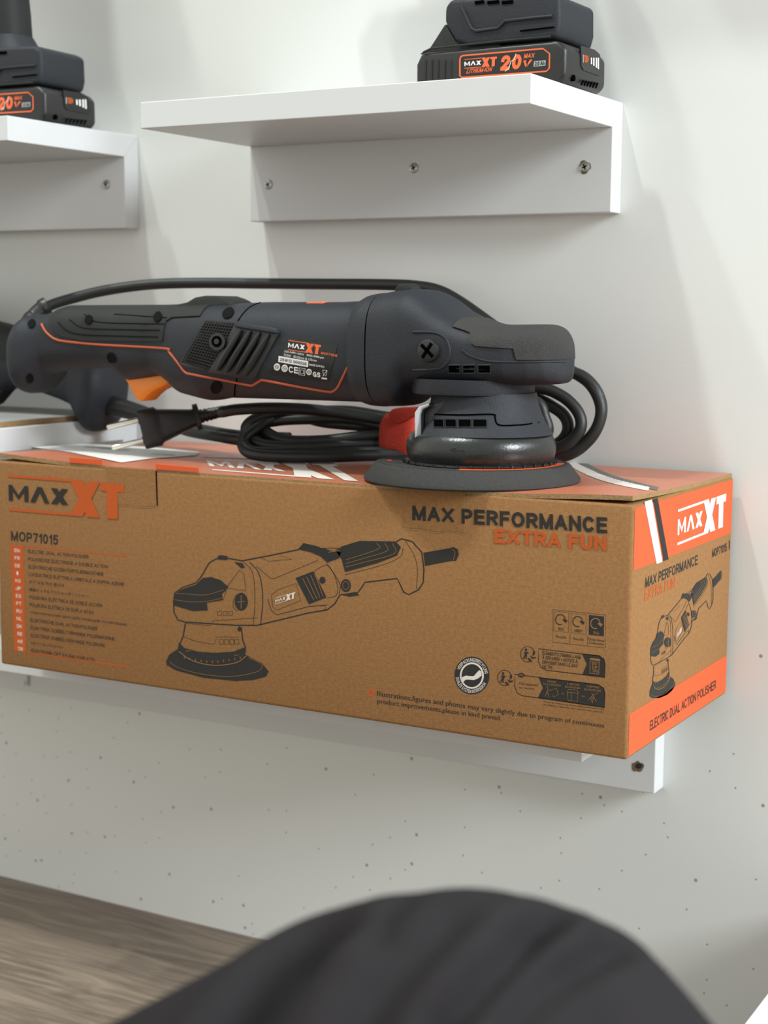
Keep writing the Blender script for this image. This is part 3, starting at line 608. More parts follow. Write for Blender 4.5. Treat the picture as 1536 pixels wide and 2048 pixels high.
#@@POLISHER
# ------------------------------------------------------------------ polisher
PX, PY, ZP = -.0385, -.138, ZT-.0017
pol = thing('dual_action_polisher', 'dark slate polisher with orange trigger lying on top of the long cardboard box', 'polisher', (PX, PY, ZP), 'polishers')
PO = Vector((PX, PY, ZP))
def mid(px, py): v = on_y(px, py, PY)-PO; return (v.x, v.z)
def table(pts): return sorted(mid(*q) for q in pts)
class Body:
    def __init__(s, top, bot, hy, n): s.t = table(top); s.b = table(bot); s.hy = hy; s.n = n
    def sec(s, x):
        w_ = .0012; t = sum(interp(s.t, x+k*w_) for k in (-2, -1, 0, 1, 2))/5; b = sum(interp(s.b, x+k*w_) for k in (-2, -1, 0, 1, 2))/5
        return (t+b)/2, max((t-b)/2, .0005), max(interp(s.hy, x), .0005), s.n
    def pt(s, x, a, o=0):
        zc, hz, hy, n = s.sec(x); c, q = math.cos(a), math.sin(a)
        return Vector((x, -(hy+o)*math.copysign(abs(c)**(2/n), c), zc+(hz+o)*math.copysign(abs(q)**(2/n), q)))
    def mesh(s, x0, x1, mtl, seg=64, step=.0016):
        m = MB(); n = int((x1-x0)/step)+1
        R = []
        for i in range(n+1):
            x = x0+(x1-x0)*i/n; R.append([s.pt(x, 2*math.pi*(k+.5)/seg) for k in range(seg)])
        m.rings(R, mtl); return m
    def y(s, x, z):
        zc, hz, hy, n = s.sec(x); q = min(abs((z-zc)/hz), .995); return -hy*(1-q**n)**(1/n)
    def at(s, px, py, o=0):
        y = -.03
        for _ in range(6):
            v = on_y(px, py, PY+y)-PO; y = .4*y+.6*s.y(v.x, v.z)
        v = on_y(px, py, PY+y)-PO
        e = .0006; dx = (s.y(v.x+e, v.z)-s.y(v.x-e, v.z))/(2*e); dz = (s.y(v.x, v.z+e)-s.y(v.x, v.z-e))/(2*e)
        nrm = Vector((dx, -1, dz)).normalized()
        return Vector((v.x, y, v.z))+nrm*o
    def shell(s, cols, x1, o, mtl, seg=40, step=.0012, base=-.0012):
        """rubber skin over the top: cols = traced lower edge left to right"""
        zb = sorted((p.x, p.z) for p in (s.at(*c) for c in cols)); x0 = zb[0][0]
        xs = set(x0+(x1-x0)*i/int((x1-x0)/step) for i in range(int((x1-x0)/step)+1)) | set(x for x, z in zb if x < x1)
        R = []
        for x in sorted(xs):
            zc, hz, hy, n = s.sec(x); q = max(-.9, min((interp(zb, x)-zc)/hz, .97)); a0 = math.asin(math.copysign(abs(q)**(n/2), q))
            A = [a0+(math.pi-2*a0)*k/seg for k in range(seg+1)]
            R.append([s.pt(x, a, o) for a in A]+[s.pt(x, a, base) for a in reversed(A)])
        m = MB(); m.rings(R, mtl); return m
def pad(body, pts, h, mtl, name, parent, bev=0, m=None, sink=.001):
    bt = [body.at(x, y, h) for x, y in pts]; bs = [body.at(x, y, -sink) for x, y in pts]; n = len(pts)
    q = m or MB(); q.add(bs+bt, [tuple(range(n)), tuple(range(n, 2*n))]+[(i, (i+1) % n, n+(i+1) % n, n+i) for i in range(n)], mtl)
    return q if m else q.build(name, parent, bevel=bev, smooth=bool(bev))
def circ(cx, cy, r, ry=None, n=20, rot=0):
    ry = ry or r; return [(cx+r*math.cos(a)*math.cos(rot)-ry*math.sin(a)*math.sin(rot), cy+r*math.cos(a)*math.sin(rot)+ry*math.sin(a)*math.cos(rot)) for a in (2*math.pi*i/n for i in range(n))]
xl = lambda px: mid(px, 700)[0]
A = Body([(50, 695), (52, 672), (55, 655), (62, 638), (75, 628), (92, 630), (104, 629), (117, 624), (150, 613), (340, 612), (480, 607), (545, 604), (690, 604), (750, 601)],
         [(50, 695), (52, 735), (55, 762), (62, 778), (73, 788), (84, 783), (98, 765), (112, 745), (140, 740), (229, 735), (252, 745), (268, 762), (300, 758), (338, 752), (364, 773), (375, 786), (417, 797), (435, 801), (463, 795), (600, 799), (750, 804)],
         [(xl(49), .009), (xl(53), .019), (xl(58), .025), (xl(68), .028), (xl(80), .028), (xl(115), .0225), (xl(200), .0215), (xl(330), .0225), (xl(380), .026), (xl(430), .0295), (xl(480), .031), (xl(750), .0315)], 2.7)
B = Body([(744, 600), (750, 593), (762, 588), (785, 585)], [(744, 804), (750, 808), (760, 811), (785, 813)], [(xl(743), .0325), (xl(758), .0345), (xl(785), .0350)], 2.9)
C_ = Body([(783, 587), (800, 583), (835, 579), (852, 578), (867, 582), (890, 596), (913, 616), (935, 628), (953, 638), (985, 650), (1010, 653), (1090, 652), (1106, 653), (1122, 662), (1134, 677), (1142, 700), (1147, 722)],
          [(783, 812), (826, 811), (836, 800), (846, 778), (870, 771), (1068, 770), (1110, 769), (1130, 767), (1140, 762), (1147, 745)],
          [(xl(783), .0345), (xl(830), .036), (xl(900), .037), (xl(1000), .0375), (xl(1050), .0345), (xl(1090), .028), (xl(1115), .0215), (xl(1132), .0135), (xl(1141), .007), (xl(1146), .002)], 3.2)
A.mesh(xl(50), xl(748), 'body').build('motor_housing', pol, autosharp=60)
B.mesh(xl(744), xl(781.5), 'body').build('housing_collar', pol, autosharp=60)
C_.mesh(xl(784), xl(1146.5), 'body').build('gear_housing', pol, autosharp=60)
m = MB(); Rr = [[Vector((x, p.y*.985, B.sec(xl(783))[0]+(p.z-B.sec(xl(783))[0])*.985)) for p in (B.pt(xl(783), 2*math.pi*k/48) for k in range(48))] for x in (xl(780), xl(786))]
m.rings(Rr, 'dark'); m.build('seam_gasket', pol)
C_.shell([(906, 655), (925, 661), (941, 667), (942.5, 687), (953, 693), (1028, 698), (1034, 719), (1144, 719)], xl(1146.3), .0011, 'grain').build('head_cover', pol, autosharp=50)
A.shell([(98, 645), (110, 664), (125, 673), (167, 681), (325, 683), (333, 643), (345, 636), (405, 633), (425, 616), (442, 608)], xl(442), .0010, 'rubber').build('grip_sleeve', pol, autosharp=50)
m = MB()
for ln in ([(118, 645), (135, 661), (165, 669), (240, 672), (318, 674)], [(140, 640), (160, 653), (190, 658), (322, 661)], [(170, 630), (200, 645), (330, 649)], [(230, 630), (335, 637)]):
    m.tube([A.at(q.x, q.y, .0011) for q in smoothpath([(x, y, 0) for x, y in ln], 6)], .00035, 'recess', 6)
m.build('grip_grooves', pol)
m = MB(); m.tube([A.at(q.x, q.y, .0001) for q in smoothpath([(x, y, 0) for x, y in [(83, 648), (88, 658), (96, 668), (112, 679), (140, 684), (208, 690), (328, 697), (338, 704), (355, 725), (370, 744), (385, 749), (440, 759), (496, 770), (506, 770), (520, 762), (530, 761), (600, 774), (655, 783), (666, 782), (675, 775), (682, 762), (706, 713)]], 5)], .00085, 'orange_line', 8)
m.build('orange_stripe', pol)
m = MB(); m.tube([A.at(q.x, q.y, .0) for q in smoothpath([(x, y, 0) for x, y in [(521, 605), (500, 614), (484, 630), (476, 642)]], 5)], .0005, 'dark', 6); m.build('housing_seam', pol); m = MB(); m.tube([A.at(q.x, q.y, 0) for q in smoothpath([(x, y, 0) for x, y in [(474, 757), (470, 775), (469, 792)]], 5)], .0005, 'dark', 6); m.build('housing_seam', pol)
for cx, cy, r, ry, rot in ((64, 648, 7, 9, .6), (60, 756, 7, 9, 0), (180, 641, 7, 9, .5), (318, 636, 7.5, 10, .5), (224, 715, 8, 11, -.4), (457, 627, 13, 9, -.7), (433, 774, 11, 12, .4)):
    pad(A, circ(cx, cy, r, ry, 20, rot), .0021 if cy < 645 and 100 < cx < 400 else .0010, 'recess', 'screw_recess', pol)
# speed dial hump on the top
def hump(name, pts, hw, mtl, bev):
    q = MB(); P = [on_y(x, y, PY)-PO for x, y in pts]; q.prism([Vector((p.x, -hw, p.z)) for p in P], (0, 2*hw, 0), mtl); return q.build(name, pol, bevel=bev)
hump('dial_guard', [(362, 625), (368, 610), (392, 605), (409, 595), (430, 591.5), (457, 592), (474, 598), (490, 606), (494, 622)], .013, 'rubber', .003)
hump('spindle_lock', [(797, 596), (799, 577), (806, 568), (826, 567), (833, 574), (837, 596)], .0065, 'rubber', .0012)
hump('motor_badge', [(628, 612), (632, 604.5), (664, 603.5), (668, 612)], .012, 'orange_paint', .0005)
# trigger
hump('trigger', [(262, 755), (268, 764), (276, 779), (285, 795), (292, 802), (300, 801), (310, 790), (322, 780), (340, 772), (354, 764), (346, 750), (320, 738), (285, 738)], .0085, 'trigger', .003)
# switch plate with ribbed slider
K3 = lambda x, y: (360+x/3.84, 620+y/3.84)
KK = lambda pts: [K3(*q) for q in pts]
sw = pad(A, KK([(195, 72), (440, 98), (250, 475), (38, 440), (5, 405)]), .0008, 'black', 'switch_plate', pol, bev=.0004)
m = MB()
for i in range(11):
    a = i/11; p0 = (205+a*225, 85+a*22); p1 = (20+a*220, 400+a*62)
    m.tube([A.at(*K3(p0[0]+(p1[0]-p0[0])*t, p0[1]+(p1[1]-p0[1])*t), .0009) for t in (0, .33, .66, 1)], .00042, 'black', 6)
for i in range(16):
    t = .06+i*.06
    p0 = (205-185*t, 85+315*t); p1 = (430-195*t, 105+360*t)
    m.tube([A.at(*K3(p0[0]+(p1[0]-p0[0])*u, p0[1]+(p1[1]-p0[1])*u), .0009) for u in (0, .5, 1)], .0003, 'black', 6)
m.build('plate_grid', sw)
m = pad(A, circ(*K3(295, 245), 16, 17), .0016, 'black', '', None, m=MB()); pad(A, circ(*K3(293, 243), 10, 11), .0018, 'dark', '', None, m=m); pad(A, circ(*K3(293, 243), 5, 5.5), .0021, 'black', '', None, m=m); m.build('plate_screw', sw, smooth=False)
sl = pad(A, KK([(440, 105), (762, 150), (775, 180), (590, 512), (560, 528), (228, 472)]), .0024, 'black', 'switch_slider', pol, bev=.0006)
m = MB()
for i in range(4):
    a = .13+i*.235; p0 = (445+a*305, 150+a*44); p1 = (262+a*300, 445+a*55)
    m.tube([A.at(*K3(p0[0]+(p1[0]-p0[0])*t, p0[1]+(p1[1]-p0[1])*t), .0026) for t in (0, .25, .5, .75, 1)], [.0008, .0019, .0022, .0022, .0012], 'black', 10)
m.build('slider_ribs', sl)
pad(A, KK([(440, 103), (762, 148), (775, 178), (762, 186), (436, 138)]), .0036, 'body', 'slider_lip', sl, bev=.0006)
# rating label
def patch(body, q, nx, ny, h, mtl, m):
    f = quad(q); V = [body.at(*f(i/nx, j/ny), h) for j in range(ny+1) for i in range(nx+1)]
    m.add(V, [(j*(nx+1)+i, j*(nx+1)+i+1, (j+1)*(nx+1)+i+1, (j+1)*(nx+1)+i) for j in range(ny) for i in range(nx)], mtl); return m
m = patch(A, KK([(842, 213), (1212, 268), (1142, 552), (690, 488)]), 14, 10, .00025, 'label', MB())
lab = m.build('rating_label', pol, normals=False)
p = Print(lambda px, py, lv: A.at(px, py, .00025+.00012*lv))
p.logo(KK([(837, 230), (1087, 268), (1075, 342), (830, 307)]), 'lwhite', 'orange_paint', 1)
def lt(t, a, m_='lwhite', b=.012, lv=1): p.text(t, KK(a), m_, b, lv=lv)
lt('MOP71015', [(1087, 320), (1212, 343), (1210, 362), (1085, 338)], 'orange_paint', .02)
lt('220-240V~50Hz   3000-4500rpm', [(805, 309), (1108, 360), (1105, 379), (802, 328)]); lt('710W   Ø150mm & 125mm', [(800, 335), (1052, 379), (1050, 397), (798, 353)])
p.poly(KK([(760, 352), (988, 392), (985, 438), (757, 398)]), 'lwhite', 1); lt('25W13 000028', [(772, 366), (975, 402), (973, 426), (770, 390)], 'label', .012, 2)
lt('MADE IN P.R.C', [(995, 410), (1113, 430), (1112, 445), (994, 425)])
for cx, cy, r in ((747, 437, 6.3), (806, 447, 6.3), (993, 475, 5.4)): p.ell(K3(cx, cy), r, r*1.15, 'lwhite'); p.ring(K3(cx, cy), r*.55, r*.6, .9, 'label', 2); p.line(KK([(cx-8, cy-4), (cx+8, cy+3)]), 1.2, 'label', 2)
lt('CE', [(837, 430), (910, 440), (910, 488), (837, 478)], b=.03); p.line(KK([(918, 443), (963, 450), (960, 502), (915, 495)]), 1.1, 'lwhite', 1, closed=True); p.line(KK([(928, 458), (952, 462), (950, 488), (926, 484)]), 1.0, 'lwhite', 1, closed=True)
lt('GS', [(1022, 472), (1080, 480), (1080, 518), (1022, 510)], b=.04); p.line(KK([(1098, 460), (1132, 465), (1122, 505), (1105, 502), (1098, 460)]), .8, 'lwhite'); p.line(KK([(1098, 508), (1132, 462)]), .8, 'lwhite'); p.poly(KK([(1090, 515), (1132, 522), (1130, 534), (1088, 527)]), 'lwhite')
p.build('label_print', lab)
# head details
cc = C_.at(859, 701)
m = MB(); m.lathe([(.0001, -.0034), (.0052, -.0034), (.0068, -.0026), (.0073, -.0012), (.0073, .002)], 'black', cc, 40, 'y')
cap = m.build('brush_cap', pol); m = MB()
for a in (.95, .95+math.pi/2-.1):
    d = Vector((math.cos(a), 0, math.sin(a))); n_ = Vector((-math.sin(a), 0, math.cos(a)))
    m.prism([cc+Vector((0, -.0036, 0))+d*.0055+n_*.0011, cc+Vector((0, -.0036, 0))-d*.0055+n_*.0011, cc+Vector((0, -.0036, 0))-d*.0055-n_*.0011, cc+Vector((0, -.0036, 0))+d*.0055-n_*.0011], (0, .0006, 0), 'dark')
m.build('cap_slot', cap)
m = MB(); m.tube([C_.at(q.x, q.y, .0) for q in smoothpath([(x, y, 0) for x, y in [(826, 664), (855, 664), (876, 667), (892, 678), (899, 698), (897, 720), (884, 735), (862, 739), (826, 740)]], 5)], .0009, 'body', 8); m.build('cap_bezel', pol)
m = MB(); m.tube([C_.at(q.x, q.y, .0002) for q in smoothpath([(x, y, 0) for x, y in [(925, 700), (940, 711), (975, 722), (1035, 724), (1130, 723)]], 6)], .0006, 'body', 8); m.build('nose_ridge', pol)
for xa, xb in ((898, 919), (927, 949), (957, 980)):
    m = MB(); pad(C_, [(xa, 731), (xb, 731), (xb-.5, 745), (xa+.5, 745)], .0002, 'dark', '', None, m=m); m.tube([C_.at(x, y, .0002) for x, y in ((xa-1, 730), (xb+1, 730), (xb+1, 746), (xa-1, 746))], .00055, 'body', 6, closed=True); m.build('cooling_slot', pol, smooth=False)
# neck
ox = on_y(968, 850, PY).x-PX
NK = [(.0440, .0310), (.0420, .0340), (.0392, .0380), (.0366, .0440), (.0344, .0500), (.0334, .0555)]
def nr(z): return interp(sorted((z_, r_) for r_, z_ in NK), z)
class Neck:
    def y(s, x, z): q = nr(z)**2-(x-ox)**2; return -math.sqrt(max(q, 1e-6))
    at = Body.at
NB = Neck(); sx = on_y(962, 890, PY).x-PX
m = MB(); m.lathe([(.038, .030)]+NK+[(.033, .057)], 'body', (ox, 0, 0), 96); neck = m.build('neck_housing', pol)
m = MB(); m.lathe([(.0375, .0555), (.0388, .0562), (.0392, .058), (.0392, .0655)], 'body', (on_y(946, 780, PY).x-PX, 0, 0), 96); m.build('neck_flange', pol)
m = MB(); m.tube([NB.at(q.x, q.y, .0002) for q in smoothpath([(x, y, 0) for x, y in [(868, 829), (925, 830), (985, 829), (990, 836), (998, 850), (1040, 850), (1078, 845)]], 5)], .0005, 'dark', 6); m.build('neck_seam', neck)
for xa, xb in ((869, 887), (892, 912), (918, 941), (947, 972)):
    m = MB(); pad(NB, [(xa, 840), (xb, 840), (xb, 854), (xa, 854)], .0003, 'dark', '', None, m=m); m.tube([NB.at(x, y, .0003) for x, y in ((xa-1, 839), (xb+1, 839), (xb+1, 855), (xa-1, 855))], .0005, 'body', 6, closed=True); m.build('cooling_slot', neck, smooth=False)
m = MB(); m.lathe([(.038, .0125), (.0448, .0130), (.0465, .0150), (.0476, .019), (.0478, .023), (.0471, .0265), (.0455, .0295), (.0438, .0310), (.038, .0315)], 'gloss', (sx, 0, 0), 96); shr = m.build('dust_shroud', pol)
m = MB(); m.lathe([(.030, .0118), (.0480, .0120), (.0492, .0128), (.0478, .0138), (.03, .0140)], 'black', (sx*.5, 0, 0), 96)
for i in range(36):
    a = 2*math.pi*i/36; d = Vector((math.cos(a), math.sin(a), 0)); t = Vector((-d.y, d.x, 0))*.0005; b = Vector((sx*.5, 0, .0122))
    m.prism([b+d*.0478+t, b+d*.0478-t, b+d*.0496-t, b+d*.0496+t], (0, 0, .002), 'black')
m.build('fan_ring', pol)
sp = lambda x, y: on_y(x, y, PY-.0495)-PO+Vector((0, -.0003, 0))
m = MB(); m.tube([Vector((v.x, -math.sqrt(max(.0478**2-(v.x-sx)**2, 0))-.0001, v.z)) for v in [sp(908, 897), sp(898, 900), sp(908, 903), sp(908, 901), sp(924, 902), sp(924, 906)]], .0003, 'rubber', 6); m.build('arrow_mark', shr)
# bracket
br = lambda x, y: on_y(x, y, PY-.036)-PO
m = MB(); m.prism([br(*q) for q in [(829, 825), (838, 812), (858, 806), (858, 813), (846, 819), (842, 829), (842, 893), (834, 897), (829, 890)]], (0, .007, 0), 'steel'); m.build('steel_bracket', pol, bevel=.0006)
m = MB(); m.prism([br(*q)+Vector((0, .004, 0)) for q in [(843, 832), (850, 812), (884, 802), (872, 840), (862, 885), (843, 888)]], (.0, .014, 0), 'black'); m.build('bracket_mount', pol, bevel=.0006)
# backing pad
m = MB(); m.lathe([(.001, 0), (.0665, 0), (.0685, .0004), (.0695, .0014), (.0693, .0030), (.0660, .0070), (.0632, .0108), (.0622, .0116), (.0600, .0121), (.001, .0121)], 'grain', (-.0045, 0, 0), 120); padp = m.build('backing_pad', pol)
def arc(r0, r1, a0, a1, z, mtl, name, n=40):
    V = [Vector((r*math.cos(a)-.0045, r*math.sin(a), z)) for r in (r0, r1) for a in (math.radians(a0+(a1-a0)*i/n) for i in range(n+1))]
    q = MB(); q.add(V, [(i, i+1, n+2+i, n+1+i) for i in range(n)], mtl); return q.build(name, padp, normals=False)
arc(.0500, .0590, -72, 22, .0123, 'orange', 'orange_arc'); arc(.0594, .0600, -180, 180, .0123, 'black', 'pad_groove'); arc(.0515, .0545, -158, -147, .0123, 'strap', 'red_mark')
# plug
pc = on_y(284, 860, -.122)-PO
ax_ = Vector((-1, -.85, -.30)).normalized(); pc_ = pc
# cord
CR = .0041
wp = lambda t: [on_y(a, b, c) for a, b, c in t]
POLW = lambda P: [q-PO for q in P]
wpl = lambda t: [Vector((q.x, q.y, max(q.z, lidz(q.x, q.y)+.0043))) for q in wp(t)]
m = MB()
lead = wp([(66, 650, -.120), (76, 628, -.112), (98, 612, -.105), (140, 598, -.095), (210, 581, -.08), (300, 569, -.065), (400, 566, -.05), (520, 567, -.042), (640, 568, -.038), (760, 569, -.035), (830, 572, -.033), (880, 582, -.03), (930, 610, -.03), (1000, 660, -.032), (1080, 712, -.035), (1135, 738, -.038), (1180, 768, -.040), (1202, 815, -.041), (1190, 862, -.043), (1150, 898, -.045), (1090, 914, -.048)])
m.tube(POLW(smoothpath(lead, 8)), CR, 'cable', 14)
LOOPS = [[(488, 880, -.105), (505, 903, -.112), (600, 905, -.100), (720, 905, -.076), (800, 902, -.062), (950, 908, -.052), (1110, 915, -.046), (1176, 882, -.043), (1203, 824, -.040), (1186, 772, -.040), (1140, 744, -.040), (1050, 748, -.042), (930, 790, -.046), (810, 835, -.052), (650, 832, -.062), (545, 838, -.078), (500, 858, -.095)],
 [(492, 862, -.094), (525, 889, -.100), (620, 893, -.088), (780, 886, -.060), (950, 900, -.052), (1100, 899, -.052), (1155, 868, -.050), (1158, 828, -.048), (1120, 790, -.048), (1060, 776, -.050), (940, 800, -.050), (815, 848, -.055), (660, 846, -.068), (570, 824, -.080), (510, 838, -.090)],
 [(522, 852, -.086), (565, 879, -.090), (650, 881, -.080), (780, 868, -.062), (940, 880, -.056), (1050, 892, -.058), (1092, 870, -.060), (1090, 838, -.060), (1062, 800, -.060), (940, 812, -.058), (815, 855, -.058), (700, 838, -.066), (610, 838, -.076), (550, 842, -.082)],
 [(486, 893, -.112), (520, 911, -.120), (640, 914, -.104), (780, 910, -.070), (900, 912, -.054), (1060, 908, -.048), (1120, 884, -.045), (1136, 850, -.044), (1112, 818, -.044), (1040, 792, -.044), (900, 820, -.046), (800, 836, -.050), (690, 822, -.058), (570, 830, -.076), (500, 866, -.100)]]
for lp in LOOPS: m.tube(POLW(smoothpath(wpl(lp), 8, True)), CR, 'cable', 14, closed=True)
m.tube([pc_-ax_*.053, pc_-ax_*.062]+POLW(smoothpath(wp([(445, 824, -.118), (475, 819, -.114), (540, 816, -.105), (620, 819, -.088), (720, 832, -.068), (800, 848, -.058)]), 8)), CR, 'cable', 14)
m.build('power_cord', pol, normals=False)
m = MB(); m.tube(POLW(smoothpath(wp([(40, 690, -.132), (52, 662, -.126), (66, 638, -.116), (84, 620, -.110), (98, 612, -.106)]), 6)), [.0085]*7+[.0075]*6+[.0068]*6+[.0078]*5+[.005], 'black', 16); m.build('strain_relief', pol)
# plug body
sp_ = Vector((.26, -.05, -1)); sp_ = (sp_-ax_*sp_.dot(ax_)).normalized(); tk = ax_.cross(sp_)
def psec(d, hs, ht, n=28, e=4):
    P = []
    for k in range(n):
        a = 2*math.pi*k/n; c, q = math.cos(a), math.sin(a)
        P.append(pc-ax_*d*1.32+sp_*hs*math.copysign(abs(c)**(2/e), c)+tk*ht*math.copysign(abs(q)**(2/e), q))
    return P
m = MB(); m.rings([psec(*q) for q in [(-.0005, .0138, .0062), (.0005, .0145, .0068), (.009, .0147, .0070), (.0105, .0125, .0062), (.012, .0120, .0066), (.020, .0095, .0066), (.028, .0068, .0060), (.0300, .0066, .0058), (.0302, .0098, .0066), (.0328, .0098, .0066), (.0332, .0050, .0050)]], 'black')
for i in range(5): m.rings([psec(*q, e=2.2) for q in [(.0332+i*.0024, .0050-i*.0002, .0050-i*.0002), (.0348+i*.0024, .0052-i*.0002, .0052-i*.0002), (.0349+i*.0024, .0042, .0042), (.0358+i*.0024, .0042, .0042)]], 'black')
plug = m.build('plug', pol, autosharp=40)
for sg in (-1, 1):
    q = MB(); b = pc+sp_*.0078*sg
    q.tube([b-ax_*.001, b+ax_*.0012], .0034, 'black', 16); q.build('pin_collar', plug)
    q = MB(); q.tube([b, b+ax_*.0225, b+ax_*.0238, b+ax_*.0245], [.0021, .0021, .0018, .0008], 'pin', 16); q.build('pin', plug)
# red strap round the coil
lidr = lambda x, y: lidz(x, y)
c = on_y(805, 868, -.056); st = thing('cable_strap', 'red woven strap tying the black cable coil behind the polisher neck', 'strap', (c.x, c.y, lidr(c.x, c.y)))
m = MB(); R = []
for x, g in ((-.0125, .90), (-.0115, .98), (-.006, 1.0), (.0, 1.03), (.008, 1.02), (.0135, .98), (.0145, .90)):
    R.append([Vector((x, -.0135*g*math.copysign(abs(math.cos(a))**.8, math.cos(a)), .0175+.0172*g*math.copysign(abs(math.sin(a))**.8, math.sin(a)))) for a in (2*math.pi*k/48 for k in range(48))])
m.rings(R, 'strap'); m.build('strap_band', st, autosharp=60)
SO = Vector(st.location); m = MB(); m.prism([on_y(x, y, -.0725)-SO for x, y in [(776, 826), (784, 818), (800, 815), (838, 814), (838, 822), (820, 836), (802, 845), (786, 847), (777, 840)]], (0, .006, 0), 'strap'); m.build('strap_flap', st, bevel=.001)
# ------------------------------------------------------------------ second polisher on the next shelf
ZSH = -.2095
crd = thing('cardboard_sheet', 'flat cardboard sheet on the white shelf at the left edge, under the second polisher', 'cardboard', (-.65, -.085, ZSH))
m = MB(); m.box((-.22, -.078, .0002), (.219, .075, .0042), 'kraft_edge'); m.build('core', crd, smooth=False); m = MB(); m.box((-.22, -.078, .0042), (.219, .075, .0048), 'greycard'); m.build('printed_face', crd, smooth=False)
own = {o.name for o in bpy.data.objects}
pol2 = copy_tree(pol)
for o in list(bpy.data.objects):
    if o.name not in own and o.parent and any(o.name.startswith(k) for k in ('power_cord', 'strain_relief', 'plug', 'pin', 'rating_label', 'label_print')): bpy.data.objects.remove(o)
pol2['label'] = 'second dark polisher at the left edge, its handle end and thick cord pointing right'
for o in list(bpy.data.objects):
    if o.name not in own and o.name.startswith('trigger'):
        o.material_slots[0].link = 'OBJECT'; o.material_slots[0].material = M['rubber']; o['label'] = 'dark trigger'  # orange trigger recoloured dark, the shade on it put into the material
pch = math.radians(11.2); fx = .372
pol2.rotation_euler = (0, -pch, math.pi+.09)
pol2.location = (-.419-fx*math.cos(.09), -.056-fx*math.sin(.09), ZSH+.0056+.0745*math.sin(pch))
bpy.context.view_layer.update()
I2 = (Matrix.Translation(pol2.location) @ pol2.rotation_euler.to_matrix().to_4x4()).inverted()
m = MB(); m.tube([I2 @ q for q in smoothpath(wp([(196, 806, -.056), (215, 810, -.056), (250, 818, -.057), (290, 829, -.060), (310, 836, -.062)]), 4)], [.0092]*3+[.0095]+[.0088-.0003*i for i in range(13)], 'black', 18); m.build('strain_relief', pol2)
m = MB(); m.tube([I2 @ q for q in smoothpath(wp([(290, 829, -.060), (330, 845, -.064), (375, 862, -.072), (430, 872, -.082), (480, 880, -.090), (560, 886, -.088), (680, 884, -.072)]), 6)], CR, 'cable', 14)
m.tube([I2 @ q for q in smoothpath(wp([(340, 838, -.058), (380, 853, -.066), (430, 864, -.076), (490, 872, -.084), (580, 876, -.08)]), 6)], CR, 'cable', 14)
m.build('power_cord', pol2, normals=False)
# ------------------------------------------------------------------ cordless drills
def make_drill():
    r = thing('cordless_drill', 'black cordless drill on the top right shelf, orange 20V label fully visible', 'drill', (0, 0, 0), 'cordless drills')
    return r
DR = make_drill(); DY = math.radians(-2.0); DX, DYY, DZ = -.1057, -.1033, ZS
DR.location = (DX, DYY, DZ); DR.rotation_euler = (0, 0, DY)
DI = (Matrix.Translation((DX, DYY, DZ)) @ Matrix.Rotation(DY, 4, 'Z')).inverted()
Lb, Wb, Hb = .1085, .062, .0262
fn = Vector((math.sin(DY), -math.cos(DY), 0)); en = Vector((math.cos(DY), math.sin(DY), 0))
fo = Vector((DX, DYY, DZ)); eo = fo+en*Lb
dfr = lambda px, py, off=0: DI @ (hit(px, py, fo+fn*off, fn))
dend = lambda px, py, off=0: DI @ (hit(px, py, eo+en*off, en))
m = MB(); P = [(0, 0), (0, .019), (.004, Hb), (Lb-.006, Hb), (Lb, Hb-.005), (Lb, .004), (Lb-.004, 0)]
m.prism([Vector((x, 0, z)) for x, z in P], (0, Wb, 0), 'black'); bat = m.build('battery_pack', DR, bevel=.0045, segs=4)
m = MB(); P = [dfr(*q, -.008) for q in [(836, 108), (858, 96), (890, 46), (912, 82), (1000, 86), (1000, 108)]]; m.prism(P, (0, .040, 0), 'rubber'); m.build('battery_rail', bat, bevel=.0015)
m = MB(); m.tube([dfr(x, y, .0003) for x, y in [(846, 105), (862, 97), (1000, 82), (1100, 73)]], .0007, 'rubber', 8); m.build('top_edge', bat)
for x in (851, 864, 876.5, 890, 902): m = MB(); m.tube([dfr(x, 119, .0002), dfr(x-1, 154, .0002), dfr(x-1, 170, .0002)], .0006, 'rubber', 8); m.build('side_rib', bat)
LB = lambda x, y: (820+x/3.84, 80+y/3.84)
p = Print(lambda px, py, lv: dfr(px, py, .0002+.0001*lv))
LL = lambda pts: [LB(*q) for q in pts]
p.poly(LL([(383, 150), (405, 122), (1022, 66), (1072, 105), (1070, 215), (1048, 240), (398, 288), (383, 270)]), 'label', .5); p.line(LL([(383, 150), (390, 128), (405, 120), (1022, 66), (1072, 105), (1070, 215), (1048, 240), (398, 288), (383, 275)]), 3.0, 'orange_paint', 1, closed=True)
p.logo(LL([(418, 148), (668, 125), (664, 200), (418, 220)]), 'lwhite', 'orange_paint', 2)
p.text('LITHIUM-ION', LL([(442, 222), (632, 207), (626, 240), (434, 258)]), 'orange_paint', .03, .25, lv=2)
p.text('20', LL([(702, 120), (862, 107), (850, 222), (694, 237)]), 'orange_paint', .06, .2, lv=2); p.text('MAX', LL([(880, 105), (960, 98), (954, 135), (874, 141)]), 'orange_paint', .04, .25, lv=2)
p.text('V', LL([(872, 156), (942, 148), (918, 205), (868, 212)]), 'orange_paint', .07, .2, lv=2); p.line(LL([(905, 155), (888, 180), (905, 178), (890, 208)]), 1.3, 'label', 4)
p.line(LL([(815, 105), (800, 150), (775, 165), (760, 215), (730, 240)]), 1.3, 'lwhite', 4)
p.poly(LL([(952, 163), (1042, 155), (1040, 197), (948, 206)]), 'lgrey', 2); p.text('2.0 Ah', LL([(960, 168), (1034, 161), (1031, 192), (957, 200)]), 'label', .03, lv=3)
p.build('battery_label', bat)
EB = lambda x, y: (1100+x/9.6, 80+y/9.6); EE = lambda pts: [EB(*q) for q in pts]
